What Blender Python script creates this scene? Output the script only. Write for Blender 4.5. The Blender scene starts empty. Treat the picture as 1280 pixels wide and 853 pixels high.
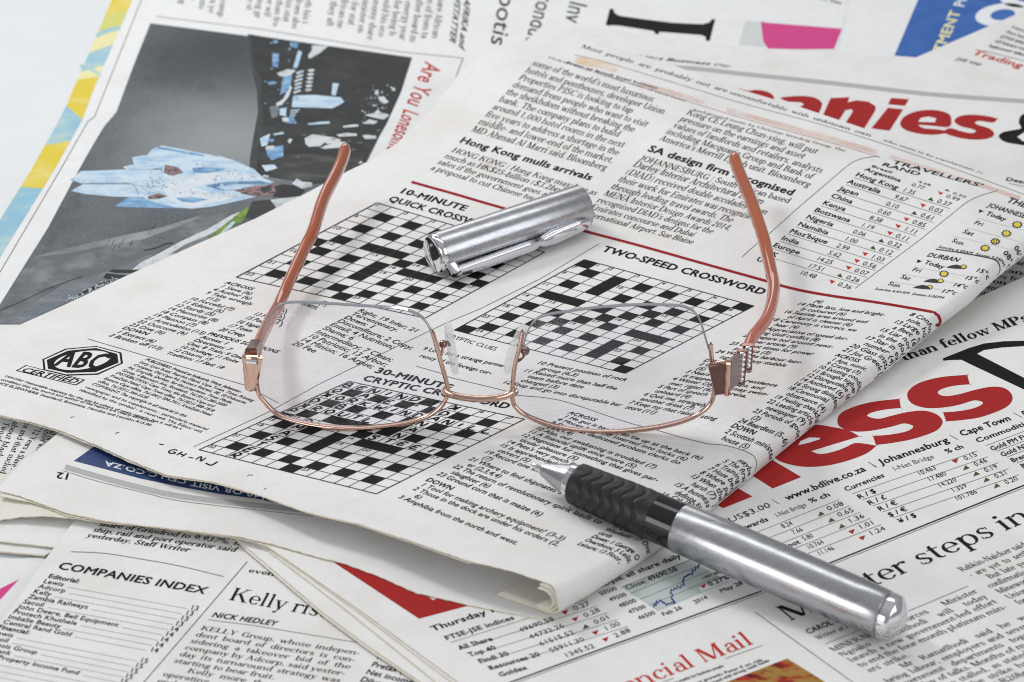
import bpy, math, random
import numpy as np
from mathutils import Vector
from mathutils.geometry import delaunay_2d_cdt

random.seed(7)
SC = bpy.context.scene
COL = SC.collection
MM = 0.001

# ------------------------------------------------------------------ camera
ELEV = math.radians(27.5)
FPX = 2600.0
DIST = 610.0
FW = np.array([0, math.cos(ELEV), -math.sin(ELEV)])
UP = np.array([0, math.sin(ELEV), math.cos(ELEV)])
RT = np.array([1.0, 0, 0])
CAM = np.array([0, 0, 8.0]) - FW * DIST
cam = bpy.data.cameras.new('camera')
camo = bpy.data.objects.new('camera', cam)
COL.objects.link(camo)
camo.location = Vector(CAM * MM)
camo.rotation_euler = (math.pi / 2 - ELEV, 0, 0)
cam.sensor_width = 36
cam.lens = FPX / 1280 * 36
cam.clip_start = 0.02
cam.clip_end = 50
cam.dof.use_dof = True
cam.dof.focus_distance = 0.585
cam.dof.aperture_fstop = 27
SC.camera = camo
SC.cycles.pixel_filter_type = 'BLACKMAN_HARRIS'
SC.cycles.filter_width = 1.0
SC.cycles.use_denoising = True
SC.cycles.denoising_prefilter = 'NONE'
SC.cycles.denoising_input_passes = 'RGB_ALBEDO_NORMAL'

# ------------------------------------------------------------------ world, lamps, exposure
w = bpy.data.worlds.new('World')
SC.world = w
w.use_nodes = True
nt = w.node_tree
bg = nt.nodes['Background']
tc = nt.nodes.new('ShaderNodeTexCoord')
sep = nt.nodes.new('ShaderNodeSeparateXYZ')
cr = nt.nodes.new('ShaderNodeValToRGB')
nt.links.new(tc.outputs['Generated'], sep.inputs[0])
nt.links.new(sep.outputs['Z'], cr.inputs[0])
nt.links.new(cr.outputs[0], bg.inputs[0])
el = cr.color_ramp.elements
el[0].position = 0.0; el[0].color = (0.74, 0.75, 0.77, 1)
el[1].position = 1.0; el[1].color = (1.25, 1.27, 1.30, 1)
e2 = el.new(0.25); e2.color = (0.82, 0.84, 0.88, 1)
e3 = el.new(0.60); e3.color = (0.84, 0.86, 0.90, 1)
bg.inputs[1].default_value = 0.36

def area(name, loc, target, sx, sy, power, col=(1, 1, 1)):
    l = bpy.data.lights.new(name, 'AREA')
    l.shape = 'RECTANGLE'; l.size = sx; l.size_y = sy; l.energy = power; l.color = col
    o = bpy.data.objects.new(name, l)
    COL.objects.link(o)
    o.location = loc
    o.rotation_euler = (Vector(target) - Vector(loc)).to_track_quat('-Z', 'Y').to_euler()
    return o
area('window_light', (-0.66, 0.52, 0.78), (0.0, 0.0, 0.0), 0.20, 0.20, 4.3, (1.0, 0.985, 0.97))
area('back_highlight_lamp', (-0.18, 1.35, 0.72), (0.0, 0.0, 0.0), 0.9, 0.5, 2.6, (1.0, 0.99, 0.975))  # unseen lamp added behind, for highlights along the spectacle arms
area('fill_light', (1.15, -0.95, 0.75), (0.0, -0.05, 0.0), 1.2, 0.9, 6.5, (0.95, 0.98, 1.0))
area('front_light', (-0.95, -1.25, 0.42), (0.0, -0.05, 0.01), 1.1, 0.6, 7.0, (1.0, 0.99, 0.97))
area('strip_softbox', (0.0, 0.26, 0.95), (0, -0.02, 0), 1.15, 0.24, 2.0, (0.98, 0.99, 1.0))
SC.view_settings.view_transform = 'Standard'
SC.view_settings.look = 'None'
SC.view_settings.exposure = 0.05
SC.view_settings.gamma = 1.0
SC.view_settings.use_curve_mapping = False

# ------------------------------------------------------------------ measuring helpers (photo points -> places on a surface)
def rays(px):
    px = np.asarray(px, float).reshape(-1, 2)
    return FW[None] + RT[None] * ((px[:, :1] - 640) / FPX) + UP[None] * ((426.5 - px[:, 1:2]) / FPX)
def at_z(px, z):
    d = rays(px)
    z = np.broadcast_to(np.asarray(z, float), (len(d),))
    return CAM[None] + d * ((z - CAM[2]) / d[:, 2])[:, None]
def at_y(px, y):
    d = rays(px)
    y = np.broadcast_to(np.asarray(y, float), (len(d),))
    return CAM[None] + d * ((y - CAM[1]) / d[:, 1])[:, None]
def depth(P):
    return float((np.asarray(P) - CAM) @ FW)
def K(c, r, *xy):
    s = 4.0 if r == 3 else 3.9875
    oy = (0, 214, 428, 640)[r]
    return [(c * 320 + xy[i] / s, oy + xy[i + 1] / s) for i in range(0, len(xy), 2)]
def Z(ox, oy, s, *xy):
    return [(ox + xy[i] / s, oy + xy[i + 1] / s) for i in range(0, len(xy), 2)]
def hom(dst):
    src = [(0, 0), (1, 0), (1, 1), (0, 1)]
    A = []
    for (x, y), (u, v) in zip(src, dst):
        A.append([x, y, 1, 0, 0, 0, -u * x, -u * y, -u]); A.append([0, 0, 0, x, y, 1, -v * x, -v * y, -v])
    H = np.linalg.svd(np.array(A, float))[2][-1].reshape(3, 3)
    def f(uv):
        uv = np.asarray(uv, float).reshape(-1, 2)
        q = np.c_[uv, np.ones(len(uv))] @ H.T
        return q[:, :2] / q[:, 2:]
    return f
class TPS:
    def __init__(s, pts):
        p = np.array(pts, float)
        s.x = p[:, :2] / 500.0
        n = len(p)
        Km = s.k(s.x, s.x) + np.eye(n) * 2e-3
        Pm = np.c_[np.ones(n), s.x]
        A = np.block([[Km, Pm], [Pm.T, np.zeros((3, 3))]])
        s.c = np.linalg.solve(A, np.r_[p[:, 2], 0, 0, 0])
    def k(s, a, b):
        d = ((a[:, None] - b[None]) ** 2).sum(-1)
        return 0.5 * d * np.log(d + 1e-12)
    def __call__(s, px):
        q = np.asarray(px, float).reshape(-1, 2) / 500.0
        return s.k(q, s.x) @ s.c[:-3] + np.c_[np.ones(len(q)), q] @ s.c[-3:]

# ------------------------------------------------------------------ materials
def mat(name, col, rough=0.6, metal=0.0, spec=0.5, noise=None, bump=None, **kw):
    m = bpy.data.materials.new(name)
    m.use_nodes = True
    n = m.node_tree.nodes; l = m.node_tree.links
    b = n['Principled BSDF']
    b.inputs['Base Color'].default_value = (*col, 1)
    b.inputs['Roughness'].default_value = rough
    b.inputs['Metallic'].default_value = metal
    b.inputs['Specular IOR Level'].default_value = spec
    for k, v in kw.items():
        b.inputs[k.replace('_', ' ')].default_value = v
    if noise or bump:
        t = n.new('ShaderNodeTexCoord')
    if noise:
        # noise = list of (scale, colour, low, high, stretch)
        prev = None
        for (sc, c2, lo, hi, st) in noise:
            mp = n.new('ShaderNodeMapping'); mp.inputs['Scale'].default_value = st
            l.new(t.outputs['Object'], mp.inputs[0])
            nz = n.new('ShaderNodeTexNoise'); nz.inputs['Scale'].default_value = sc
            nz.inputs['Detail'].default_value = 5; nz.inputs['Roughness'].default_value = 0.6
            l.new(mp.outputs[0], nz.inputs['Vector'])
            mr = n.new('ShaderNodeMapRange'); mr.inputs[1].default_value = lo; mr.inputs[2].default_value = hi
            l.new(nz.outputs['Fac'], mr.inputs[0])
            mx = n.new('ShaderNodeMix'); mx.data_type = 'RGBA'
            l.new(mr.outputs[0], mx.inputs[0])
            if prev is None:
                mx.inputs[6].default_value = (*col, 1)
            else:
                l.new(prev, mx.inputs[6])
            mx.inputs[7].default_value = (*c2, 1)
            prev = mx.outputs[2]
        l.new(prev, b.inputs['Base Color'])
    if bump:
        sc, strength, dist, st = bump
        mp = n.new('ShaderNodeMapping'); mp.inputs['Scale'].default_value = st
        l.new(t.outputs['Object'], mp.inputs[0])
        nz = n.new('ShaderNodeTexNoise'); nz.inputs['Scale'].default_value = sc
        nz.inputs['Detail'].default_value = 4
        l.new(mp.outputs[0], nz.inputs['Vector'])
        bp = n.new('ShaderNodeBump'); bp.inputs['Strength'].default_value = strength; bp.inputs['Distance'].default_value = dist
        l.new(nz.outputs['Fac'], bp.inputs['Height'])
        l.new(bp.outputs[0], b.inputs['Normal'])
    return m
I3 = (1, 1, 1)
def paper(name, col, warm=(0.70, 0.66, 0.61)):
    return mat(name, col, 0.75, spec=0.25,
               noise=[(38, warm, 0.47, 0.80, I3), (230, tuple(c * 0.93 for c in col), 0.5, 0.75, I3),
                      (1900, tuple(c * 0.90 for c in col), 0.45, 0.8, I3)],
               bump=(42, 0.4, 0.0010, I3))
M = {}
M['paper'] = paper('newsprint', (0.80, 0.795, 0.785))
M['paper_cool'] = paper('newsprint_cool', (0.80, 0.81, 0.815), (0.74, 0.735, 0.73))
M['cream'] = mat('newsprint_edge', (0.72, 0.65, 0.51), 0.85, spec=0.1, noise=[(600, (0.52, 0.44, 0.32), 0.5, 0.75, I3)])
M['cream_page'] = paper('aged_newsprint', (0.76, 0.735, 0.66), (0.66, 0.62, 0.53))
def ink(name, col, g=0.35):
    return mat(name, col, 0.75, spec=0.10, noise=[(2600, tuple(min(1, c * (1 + g) + 0.02 * g) for c in col), 0.52, 0.75, I3)])
M['black'] = ink('black_ink', (0.010, 0.010, 0.011), 0.8)
M['soft_black'] = ink('soft_black_ink', (0.05, 0.05, 0.052), 0.6)
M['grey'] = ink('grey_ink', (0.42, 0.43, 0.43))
M['lightgrey'] = ink('pale_grey_ink', (0.62, 0.63, 0.63), 0.12)
M['thin'] = ink('hairline_ink', (0.13, 0.13, 0.13))
M['red'] = ink('red_ink', (0.36, 0.022, 0.022), 0.3)
M['brightred'] = ink('bright_red_ink', (0.50, 0.035, 0.025), 0.3)
M['rule_red'] = ink('dark_red_ink', (0.30, 0.015, 0.022), 0.2)
M['green'] = ink('green_ink', (0.03, 0.10, 0.03))
M['olive'] = ink('olive_ink', (0.07, 0.09, 0.025))
M['yellow'] = mat('yellow_ink', (0.72, 0.57, 0.07), 0.7, spec=.1, noise=[(70, (0.76, 0.66, 0.22), 0.46, 0.7, I3)])
M['paleyellow'] = ink('pale_yellow_ink', (0.78, 0.74, 0.40), 0.1)
M['pink'] = ink('magenta_ink', (0.62, 0.07, 0.25), 0.1)
M['navy'] = mat('navy_ink', (0.028, 0.055, 0.155), 0.5, spec=0.12, noise=[(900, (0.05, 0.085, 0.21), 0.45, 0.75, I3)])
M['blue'] = mat('blue_ink', (0.035, 0.12, 0.40), 0.5, spec=0.12, noise=[(60, (0.055, 0.16, 0.46), 0.4, 0.7, I3)])
M['chartblue'] = ink('chart_blue_ink', (0.02, 0.04, 0.22))
M['chartgrey'] = ink('chart_panel_ink', (0.50, 0.56, 0.54), 0.1)
M['bare'] = mat('bare_newsprint', (0.79, 0.785, 0.775), 0.7, spec=0.12)
M['white_ink'] = mat('unprinted_letter', (0.80, 0.82, 0.84), 0.6, spec=0.12)
M['blush'] = mat('pink_tint_ink', (0.68, 0.52, 0.46), 0.7, spec=0.2, noise=[(60, (0.78, 0.73, 0.705), 0.47, 0.64, (1, 1, 1)), (1500, (0.60, 0.45, 0.40), 0.52, 0.8, I3)])
M['amber'] = mat('amber_tint_ink', (0.70, 0.50, 0.32), 0.7, spec=0.2, noise=[(90, (0.78, 0.72, 0.65), 0.44, 0.62, I3), (1200, (0.55, 0.36, 0.20), 0.55, 0.8, I3)])

# ------------------------------------------------------------------ object helpers
def tag(o, label, cat, group=None):
    o['label'] = label; o['category'] = cat
    if group: o['group'] = group
def thing(name, loc, label, cat, group=None):
    o = bpy.data.objects.new(name, None)
    o.empty_display_size = 0.02
    COL.objects.link(o); o.location = Vector(np.asarray(loc) * MM)
    tag(o, label, cat, group)
    return o
def mesh_obj(name, V, F, m, parent=None, smooth=False, label=None):
    V = np.asarray(V, float) * MM
    org = Vector((0, 0, 0)); p = parent
    while p is not None:
        org += p.location; p = p.parent
    V = V - np.array(org)[None]
    me = bpy.data.meshes.new(name)
    me.from_pydata(V.tolist(), [], [tuple(int(i) for i in f) for f in F])
    me.validate(clean_customdata=False)
    if isinstance(smooth, (list, tuple, np.ndarray)):
        if len(smooth) == len(me.polygons):
            me.polygons.foreach_set('use_smooth', [bool(b) for b in smooth])
    elif smooth:
        me.polygons.foreach_set('use_smooth', [True] * len(me.polygons))
    mats = m if isinstance(m, list) else [m]
    for x in mats: me.materials.append(x)
    me.update()
    o = bpy.data.objects.new(name, me)
    COL.objects.link(o)
    if parent is not None: o.parent = parent
    if label: o['label'] = label
    return o
class MB:
    """collects geometry for one mesh"""
    def __init__(s): s.V = []; s.F = []; s.n = 0
    def add(s, V, F):
        V = np.asarray(V, float).reshape(-1, 3)
        s.V.append(V); s.F += [tuple(i + s.n for i in f) for f in F]; s.n += len(V)
    def build(s, name, m, parent=None, smooth=False, label=None):
        if not s.n: return None
        return mesh_obj(name, np.concatenate(s.V), s.F, m, parent, smooth, label)
def densify(pts, step, closed=True):
    out = []
    n = len(pts)
    for i in range(n if closed else n - 1):
        a = np.array(pts[i], float); b = np.array(pts[(i + 1) % n], float)
        k = max(1, int(math.ceil(np.linalg.norm(b - a) / step)))
        for j in range(k): out.append(a + (b - a) * j / k)
    if not closed: out.append(np.array(pts[-1], float))
    return np.array(out)
def spline(pts, k=8, closed=False):
    p = [np.array(q, float) for q in pts]
    n = len(p); out = []
    for i in range(n if closed else n - 1):
        if closed: p0, p1, p2, p3 = p[i - 1], p[i], p[(i + 1) % n], p[(i + 2) % n]
        else: p0, p1, p2, p3 = p[max(i - 1, 0)], p[i], p[i + 1], p[min(i + 2, n - 1)]
        for j in range(k):
            t = j / k
            out.append(0.5 * ((2 * p1) + (-p0 + p2) * t + (2 * p0 - 5 * p1 + 4 * p2 - p3) * t * t + (-p0 + 3 * p1 - 3 * p2 + p3) * t ** 3))
    if not closed: out.append(p[-1])
    return np.array(out)
def inside(poly, pts):
    poly = np.asarray(poly); x, y = pts[:, 0], pts[:, 1]
    r = np.zeros(len(pts), bool)
    j = len(poly) - 1
    for i in range(len(poly)):
        xi, yi = poly[i]; xj, yj = poly[j]
        c = ((yi > y) != (yj > y)) & (x < (xj - xi) * (y - yi) / (yj - yi + 1e-12) + xi)
        r ^= c; j = i
    return r
def triangulate(poly, step):
    """triangles of a polygon with an inner grid of points"""
    b = densify(poly, step)
    lo, hi = b.min(0), b.max(0)
    gx, gy = np.meshgrid(np.arange(lo[0], hi[0], step) + step * .37, np.arange(lo[1], hi[1], step) + step * .41)
    g = np.c_[gx.ravel(), gy.ravel()]
    g = g[inside(b, g)]
    if len(g):
        keep = np.ones(len(g), bool)
        for i in range(0, len(g), 2000):
            d = ((g[i:i + 2000, None] - b[None]) ** 2).sum(-1).min(1)
            keep[i:i + 2000] = d > (step * .45) ** 2
        g = g[keep]
    V = [Vector(p) for p in np.r_[b, g]] if len(g) else [Vector(p) for p in b]
    n = len(b)
    vv, ee, ff, ov, oe, of = delaunay_2d_cdt(V, [(i, (i + 1) % n) for i in range(n)], [list(range(n))], 1, 1e-4)
    P = np.array([[v.x, v.y] for v in vv])
    F = []
    for f in ff:
        a, b_, c = P[f[0]], P[f[1]], P[f[2]]
        cr_ = (b_[0] - a[0]) * (c[1] - a[1]) - (b_[1] - a[1]) * (c[0] - a[0])
        F.append(tuple(f) if cr_ < 0 else tuple(reversed(f)))   # image y runs down: this faces up
    edges = {}
    for f in F:
        for i in range(len(f)):
            e = (f[i], f[(i + 1) % len(f)])
            edges[e] = 1
    bound = [e for e in edges if (e[1], e[0]) not in edges]
    return P, F, bound

# ------------------------------------------------------------------ lettering
_tc = bpy.data.curves.new('letters', 'FONT')
_to = bpy.data.objects.new('letters', _tc)
_cache = {}
def _ext(s):
    _tc.body = s; me = bpy.data.meshes.new_from_object(_to)
    v = np.array([q.co[:2] for q in me.vertices]); f = [tuple(p.vertices) for p in me.polygons]
    bpy.data.meshes.remove(me)
    return v, f
def sans_glyph(ch, off, res):
    k = (ch, off, res)
    if k in _cache: return _cache[k]
    _tc.offset = 0; _tc.resolution_u = 1
    vI, _ = _ext('I'); v2, _ = _ext(ch + 'I')
    adv = v2[:, 0].max() - vI[:, 0].max()
    _tc.offset = off; _tc.resolution_u = res
    if ch == ' ': V, F = np.zeros((0, 2)), []
    elif off > 0.003:
        _tc.offset = 0; V0, F0 = _ext(ch); V = []; F = []
        for a in range(6):
            F += [tuple(i + len(V0) * a for i in f) for f in F0]
            V.append(V0 + off * np.array([math.cos(a * math.pi / 3), .8 * math.sin(a * math.pi / 3)]))
        V = np.concatenate(V)
    else: V, F = _ext(ch)
    if len(V) == 0: V = np.zeros((0, 2))
    _cache[k] = (V / 0.682, F, (adv + max(0, off) * .7) / 0.682)
    return _cache[k]

def rect(x0, y0, x1, y1): return [[(x0, y0), (x1, y0), (x1, y1), (x0, y1)]]
def stem(x, y0, y1, w=90, b='lr', t=''):
    p = rect(x, y0, x + w, y1)
    if b: p += [[(x - (48 if 'l' in b else 0), y0), (x + w + (48 if 'r' in b else 0), y0), (x + w + (48 if 'r' in b else 0), y0 + 24), (x + w, y0 + 44), (x, y0 + 44), (x - (48 if 'l' in b else 0), y0 + 24)]]
    if t == 'f': p += [[(x - 52, y1 - 48), (x, y1 - 62), (x + w, y1 - 62), (x + w, y1 + 6), (x - 52, y1 - 26)]]
    elif t: p += [[(x - (48 if 'l' in t else 0), y1), (x - (48 if 'l' in t else 0), y1 - 24), (x, y1 - 44), (x + w, y1 - 44), (x + w + (48 if 'r' in t else 0), y1 - 24), (x + w + (48 if 'r' in t else 0), y1)]]
    return p
def arc(cx, cy, rx, ry, tx, ty, a0=0, a1=360, n=None):
    n = n or max(6, int(abs(a1 - a0) / 22))
    o = []
    for i in range(n):
        q = []
        for a in (a0 + (a1 - a0) * i / n, a0 + (a1 - a0) * (i + 1) / n):
            c, s = math.cos(math.radians(a)), math.sin(math.radians(a))
            q.append(((cx + rx * c, cy + ry * s), (cx + (rx - tx) * c, cy + (ry - ty) * s)))
        o.append([q[0][0], q[1][0], q[1][1], q[0][1]])
    return o
def diag(x0, y0, x1, y1, w): return [[(x0 - w / 2, y0), (x0 + w / 2, y0), (x1 + w / 2, y1), (x1 - w / 2, y1)]]
def brush(pts):
    """polyline with a vertical width at each point"""
    o = []
    for (x0, y0, a), (x1, y1, b) in zip(pts, pts[1:]):
        o.append([(x0, y0 - a / 2), (x1, y1 - b / 2), (x1, y1 + b / 2), (x0, y0 + a / 2)])
    return o
def dot(x, y, r): return [[(x + r * math.cos(k * math.pi / 4), y + r * math.sin(k * math.pi / 4)) for k in range(8)]]
def slab_serif(x0, x1, y): return rect(x0, y, x1, y + 26)
S90 = 90
def _serif():
    G = {}
    G['a'] = (arc(225, 312, 140, 150, 84, 36, 0, 150) + dot(128, 352, 44) + rect(281, 60, 365, 316) + arc(200, 132, 160, 142, 88, 34, 60, 300) + rect(195, 240, 290, 272) + rect(200, -10, 250, 24) + [[(250, -10), (290, 60), (290, 90), (240, 24)]] + [[(281, 60), (310, -8), (400, -8), (415, 26), (365, 60)]], 430)
    G['b'] = (stem(62, 0, 720, S90, '', 'f') + arc(268, 228, 206, 238, 92, 36), 510)
    G['c'] = (arc(240, 228, 206, 238, 94, 34, 40, 322) + dot(352, 352, 46), 435)
    G['d'] = (arc(244, 228, 206, 238, 92, 36) + stem(360, 0, 720, S90, 'r', 'f'), 520)
    G['e'] = (arc(236, 228, 206, 238, 92, 34, 0, 322) + rect(70, 226, 436, 258), 460)
    G['f'] = (stem(88, 0, 560, S90) + arc(240, 560, 152, 168, 90, 40, 70, 180) + rect(14, 426, 300, 460) + dot(300, 676, 46), 300)
    G['g'] = (arc(222, 300, 170, 166, 88, 34) + arc(228, -92, 205, 128, 62, 40) + [[(110, 160), (150, 140), (150, 30), (90, 60)]] + rect(110, 20, 350, 84) + rect(330, 420, 460, 456), 470)
    G['h'] = (stem(50, 0, 720, S90, 'lr', 'f') + arc(286, 300, 168, 166, 90, 42, 0, 150) + stem(364, 0, 302, S90), 530)
    G['i'] = (stem(60, 0, 458, S90, 'lr', 'f') + dot(104, 622, 58), 258)
    G['j'] = (stem(70, -60, 458, S90, '', 'f') + arc(10, -60, 150, 160, 90, 40, 270, 360) + dot(114, 622, 58), 255)
    G['k'] = (stem(50, 0, 720, S90, 'lr', 'f') + diag(170, 200, 385, 445, 52) + diag(405, 10, 245, 270, 110) + slab_serif(310, 480, 434) + slab_serif(330, 530, 0), 530)
    G['l'] = (stem(60, 0, 720, S90, 'lr', 'f'), 258)
    G['m'] = (stem(50, 0, 458, S90, 'lr', 'f') + arc(280, 300, 160, 166, 90, 42, 0, 150) + stem(350, 0, 302, S90) + arc(578, 300, 160, 166, 90, 42, 0, 150) + stem(648, 0, 302, S90), 815)
    G['n'] = (stem(50, 0, 458, S90, 'lr', 'f') + arc(286, 300, 168, 166, 90, 42, 0, 150) + stem(364, 0, 302, S90), 530)
    G['o'] = (arc(242, 228, 212, 238, 96, 32), 484)
    G['p'] = (stem(62, -220, 458, S90, 'lr', 'f') + arc(272, 228, 206, 238, 92, 36), 512)
    G['q'] = (arc(244, 228, 206, 238, 92, 36) + stem(360, -220, 458, S90, 'lr', ''), 512)
    G['r'] = (stem(50, 0, 458, S90, 'lr', 'f') + arc(255, 296, 150, 168, 76, 56, 50, 150) + dot(325, 404, 52), 372)
    G['s'] = (arc(182, 342, 138, 124, 80, 34, 30, 262) + brush([(70, 300, 60), (182, 240, 92), (300, 165, 60)]) + arc(190, 118, 150, 128, 84, 34, -150, 84) + rect(292, 330, 318, 440) + rect(36, 24, 62, 140), 375)
    G['t'] = (rect(88, 80, 178, 560) + [[(88, 560), (178, 560), (178, 600), (150, 600)]] + arc(222, 110, 134, 120, 90, 40, 180, 300) + rect(16, 426, 300, 460), 310)
    G['u'] = (stem(50, 140, 458, S90, '', 'f') + arc(218, 158, 168, 168, 90, 42, 180, 330) + stem(364, 0, 458, S90, 'r', 'f'), 530)
    G['v'] = (diag(240, 0, 90, 440, 104) + diag(240, 0, 395, 440, 44) + slab_serif(10, 200, 434) + slab_serif(315, 475, 434), 480)
    G['w'] = (diag(220, 0, 90, 440, 100) + diag(220, 0, 355, 440, 42) + diag(490, 0, 355, 440, 100) + diag(490, 0, 630, 440, 42) + slab_serif(10, 190, 434) + slab_serif(280, 430, 434) + slab_serif(560, 710, 434), 710)
    G['x'] = (diag(370, 10, 110, 450, 108) + diag(100, 10, 365, 450, 44) + slab_serif(20, 200, 434) + slab_serif(300, 450, 434) + slab_serif(10, 170, 0) + slab_serif(270, 460, 0), 470)
    G['y'] = (diag(245, 0, 90, 440, 104) + diag(150, -215, 395, 440, 46) + dot(110, -180, 50) + slab_serif(10, 200, 434) + slab_serif(315, 475, 434), 480)
    G['z'] = (rect(40, 426, 390, 460) + rect(30, 0, 395, 34) + diag(95, 20, 330, 440, 110) + rect(40, 340, 66, 440) + rect(370, 20, 396, 130), 430)
    W = 108
    G['A'] = (diag(300, 690, 545, 15, 120) + diag(320, 690, 95, 15, 46) + rect(165, 210, 480, 244) + slab_serif(10, 200, 0) + slab_serif(430, 660, 0), 660)
    G['B'] = (stem(80, 0, 690, W, 'l', 'l') + arc(300, 518, 200, 172, 108, 30, -90, 90) + arc(320, 190, 228, 190, 112, 32, -90, 90) + rect(180, 660, 302, 690) + rect(180, 345, 320, 378) + rect(180, 0, 322, 32), 590)
    G['C'] = (arc(350, 345, 310, 357, 116, 34, 42, 318) + rect(560, 470, 588, 690) + rect(560, 0, 588, 130) , 640)
    G['D'] = (stem(80, 0, 690, W, 'l', 'l') + arc(310, 345, 350, 345, 120, 30, -90, 90) + rect(180, 660, 312, 690) + rect(180, 0, 312, 30), 700)
    G['E'] = (stem(80, 0, 690, W, 'l', 'l') + rect(180, 660, 540, 690) + rect(180, 0, 550, 30) + rect(180, 335, 420, 367) + rect(512, 540, 540, 680) + rect(525, 10, 553, 160) + rect(400, 260, 425, 440), 590)
    G['F'] = (stem(80, 0, 690, W, 'lr', 'l') + rect(180, 660, 540, 690) + rect(180, 335, 420, 367) + rect(512, 540, 540, 680) + rect(400, 260, 425, 440), 560)
    G['G'] = (arc(350, 345, 310, 357, 116, 34, 42, 318) + rect(560, 470, 588, 690) + stem(500, 30, 300, 105, '', 'lr'), 690)
    G['H'] = (stem(80, 0, 690, W, 'lr', 'lr') + stem(520, 0, 690, W, 'lr', 'lr') + rect(180, 335, 530, 367), 710)
    G['I'] = (stem(80, 0, 690, W, 'lr', 'lr'), 270)
    G['J'] = (stem(150, 120, 690, W, '', 'lr') + arc(80, 120, 178, 180, 108, 40, 270, 360) + dot(60, 0, 56), 340)
    G['K'] = (stem(80, 0, 690, W, 'lr', 'lr') + diag(210, 310, 530, 675, 52) + diag(580, 12, 320, 410, 130) + slab_serif(430, 650, 664) + slab_serif(470, 710, 0), 700)
    G['L'] = (stem(80, 0, 690, W, 'l', 'lr') + rect(180, 0, 530, 30) + rect(512, 10, 540, 180), 560)
    G['M'] = (stem(85, 0, 690, 44, 'lr', 'l') + diag(400, 0, 145, 690, 118) + diag(410, 0, 650, 690, 46) + stem(620, 0, 690, W, 'lr', 'r'), 830)
    G['N'] = (stem(85, 0, 690, 46, 'lr', 'l') + diag(560, 0, 150, 690, 124) + stem(555, 0, 690, 46, '', 'lr'), 700)
    G['O'] = (arc(355, 345, 318, 357, 122, 32), 710)
    G['P'] = (stem(80, 0, 690, W, 'lr', 'l') + arc(300, 498, 220, 192, 112, 30, -90, 90) + rect(180, 660, 302, 690) + rect(180, 306, 302, 338), 560)
    G['Q'] = (arc(355, 345, 318, 357, 122, 32) + brush([(330, 0, 60), (480, -100, 80), (680, -140, 40)]), 710)
    G['R'] = (stem(80, 0, 690, W, 'lr', 'l') + arc(300, 508, 214, 182, 110, 30, -90, 90) + rect(180, 660, 302, 690) + rect(180, 326, 302, 358) + diag(570, 10, 350, 350, 126) + slab_serif(500, 680, 0), 650)
    G['S'] = (arc(260, 520, 196, 182, 100, 36, 20, 262) + brush([(100, 450, 80), (260, 360, 120), (420, 250, 80)]) + arc(270, 176, 210, 188, 104, 36, -160, 84) + rect(405, 520, 432, 690) + rect(54, 10, 82, 200), 520)
    G['T'] = (stem(260, 0, 690, W, 'lr', '') + rect(40, 658, 590, 690) + rect(40, 520, 66, 690) + rect(564, 520, 590, 690), 630)
    G['U'] = (stem(80, 200, 690, W, '', 'lr') + arc(345, 220, 265, 232, 108, 42, 180, 360) + stem(566, 200, 690, 44, '', 'lr'), 690)
    G['V'] = (diag(330, 0, 110, 680, 124) + diag(330, 0, 560, 680, 48) + slab_serif(10, 240, 664) + slab_serif(470, 660, 664), 660)
    G['W'] = (diag(300, 0, 110, 680, 120) + diag(300, 0, 480, 680, 46) + diag(670, 0, 480, 680, 120) + diag(670, 0, 870, 680, 46) + slab_serif(10, 230, 664) + slab_serif(790, 960, 664), 960)
    G['X'] = (diag(540, 10, 140, 680, 126) + diag(110, 10, 530, 680, 48) + slab_serif(20, 250, 664) + slab_serif(430, 630, 664) + slab_serif(10, 210, 0) + slab_serif(400, 660, 0), 660)
    G['Y'] = (stem(270, 0, 320, W, 'lr', '') + diag(320, 300, 110, 680, 120) + diag(330, 300, 540, 680, 46) + slab_serif(10, 230, 664) + slab_serif(450, 640, 664), 640)
    G['Z'] = (rect(60, 658, 560, 690) + rect(50, 0, 570, 32) + diag(120, 20, 490, 670, 126) + rect(60, 540, 86, 680) + rect(545, 10, 571, 170), 610)
    G['0'] = (arc(250, 330, 210, 342, 92, 34), 500)
    G['1'] = (stem(205, 0, 670, S90, 'lr', '') + [[(110, 560), (205, 590), (205, 670), (110, 590)]], 500)
    G['2'] = (arc(240, 480, 180, 190, 92, 36, -20, 170) + diag(90, 20, 350, 410, 90) + rect(60, 0, 440, 78), 500)
    G['3'] = (arc(230, 505, 165, 165, 90, 34, -80, 160) + arc(230, 180, 195, 190, 96, 34, -160, 84), 500)
    G['4'] = (rect(30, 160, 480, 208) + rect(290, 0, 380, 670) + diag(60, 190, 320, 665, 48), 500)
    G['5'] = (rect(110, 600, 420, 668) + rect(100, 340, 138, 660) + arc(230, 220, 205, 215, 96, 36, -160, 130), 500)
    G['6'] = (arc(250, 210, 205, 220, 94, 34) + arc(400, 240, 355, 430, 92, 40, 95, 180), 500)
    G['7'] = (rect(50, 596, 460, 668) + diag(190, 0, 425, 610, 86), 500)
    G['8'] = (arc(250, 500, 170, 170, 86, 34) + arc(250, 175, 205, 186, 92, 34), 500)
    G['9'] = (arc(250, 455, 205, 220, 94, 34) + arc(100, 425, 355, 430, 92, 40, -85, 0), 500)
    G['.'] = (dot(115, 45, 56), 230); G[','] = (dot(115, 45, 54) + [[(125, 40), (168, 40), (90, -130), (65, -120)]], 230)
    G[':'] = (dot(120, 45, 56) + dot(120, 380, 56), 240); G[';'] = (G[','][0] + dot(120, 380, 56), 240)
    G["'"] = (dot(100, 640, 50) + [[(110, 640), (150, 640), (90, 490), (65, 500)]], 210)
    G['"'] = (G["'"][0] + [[(x + 160, y) for x, y in p] for p in G["'"][0]], 370)
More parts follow.
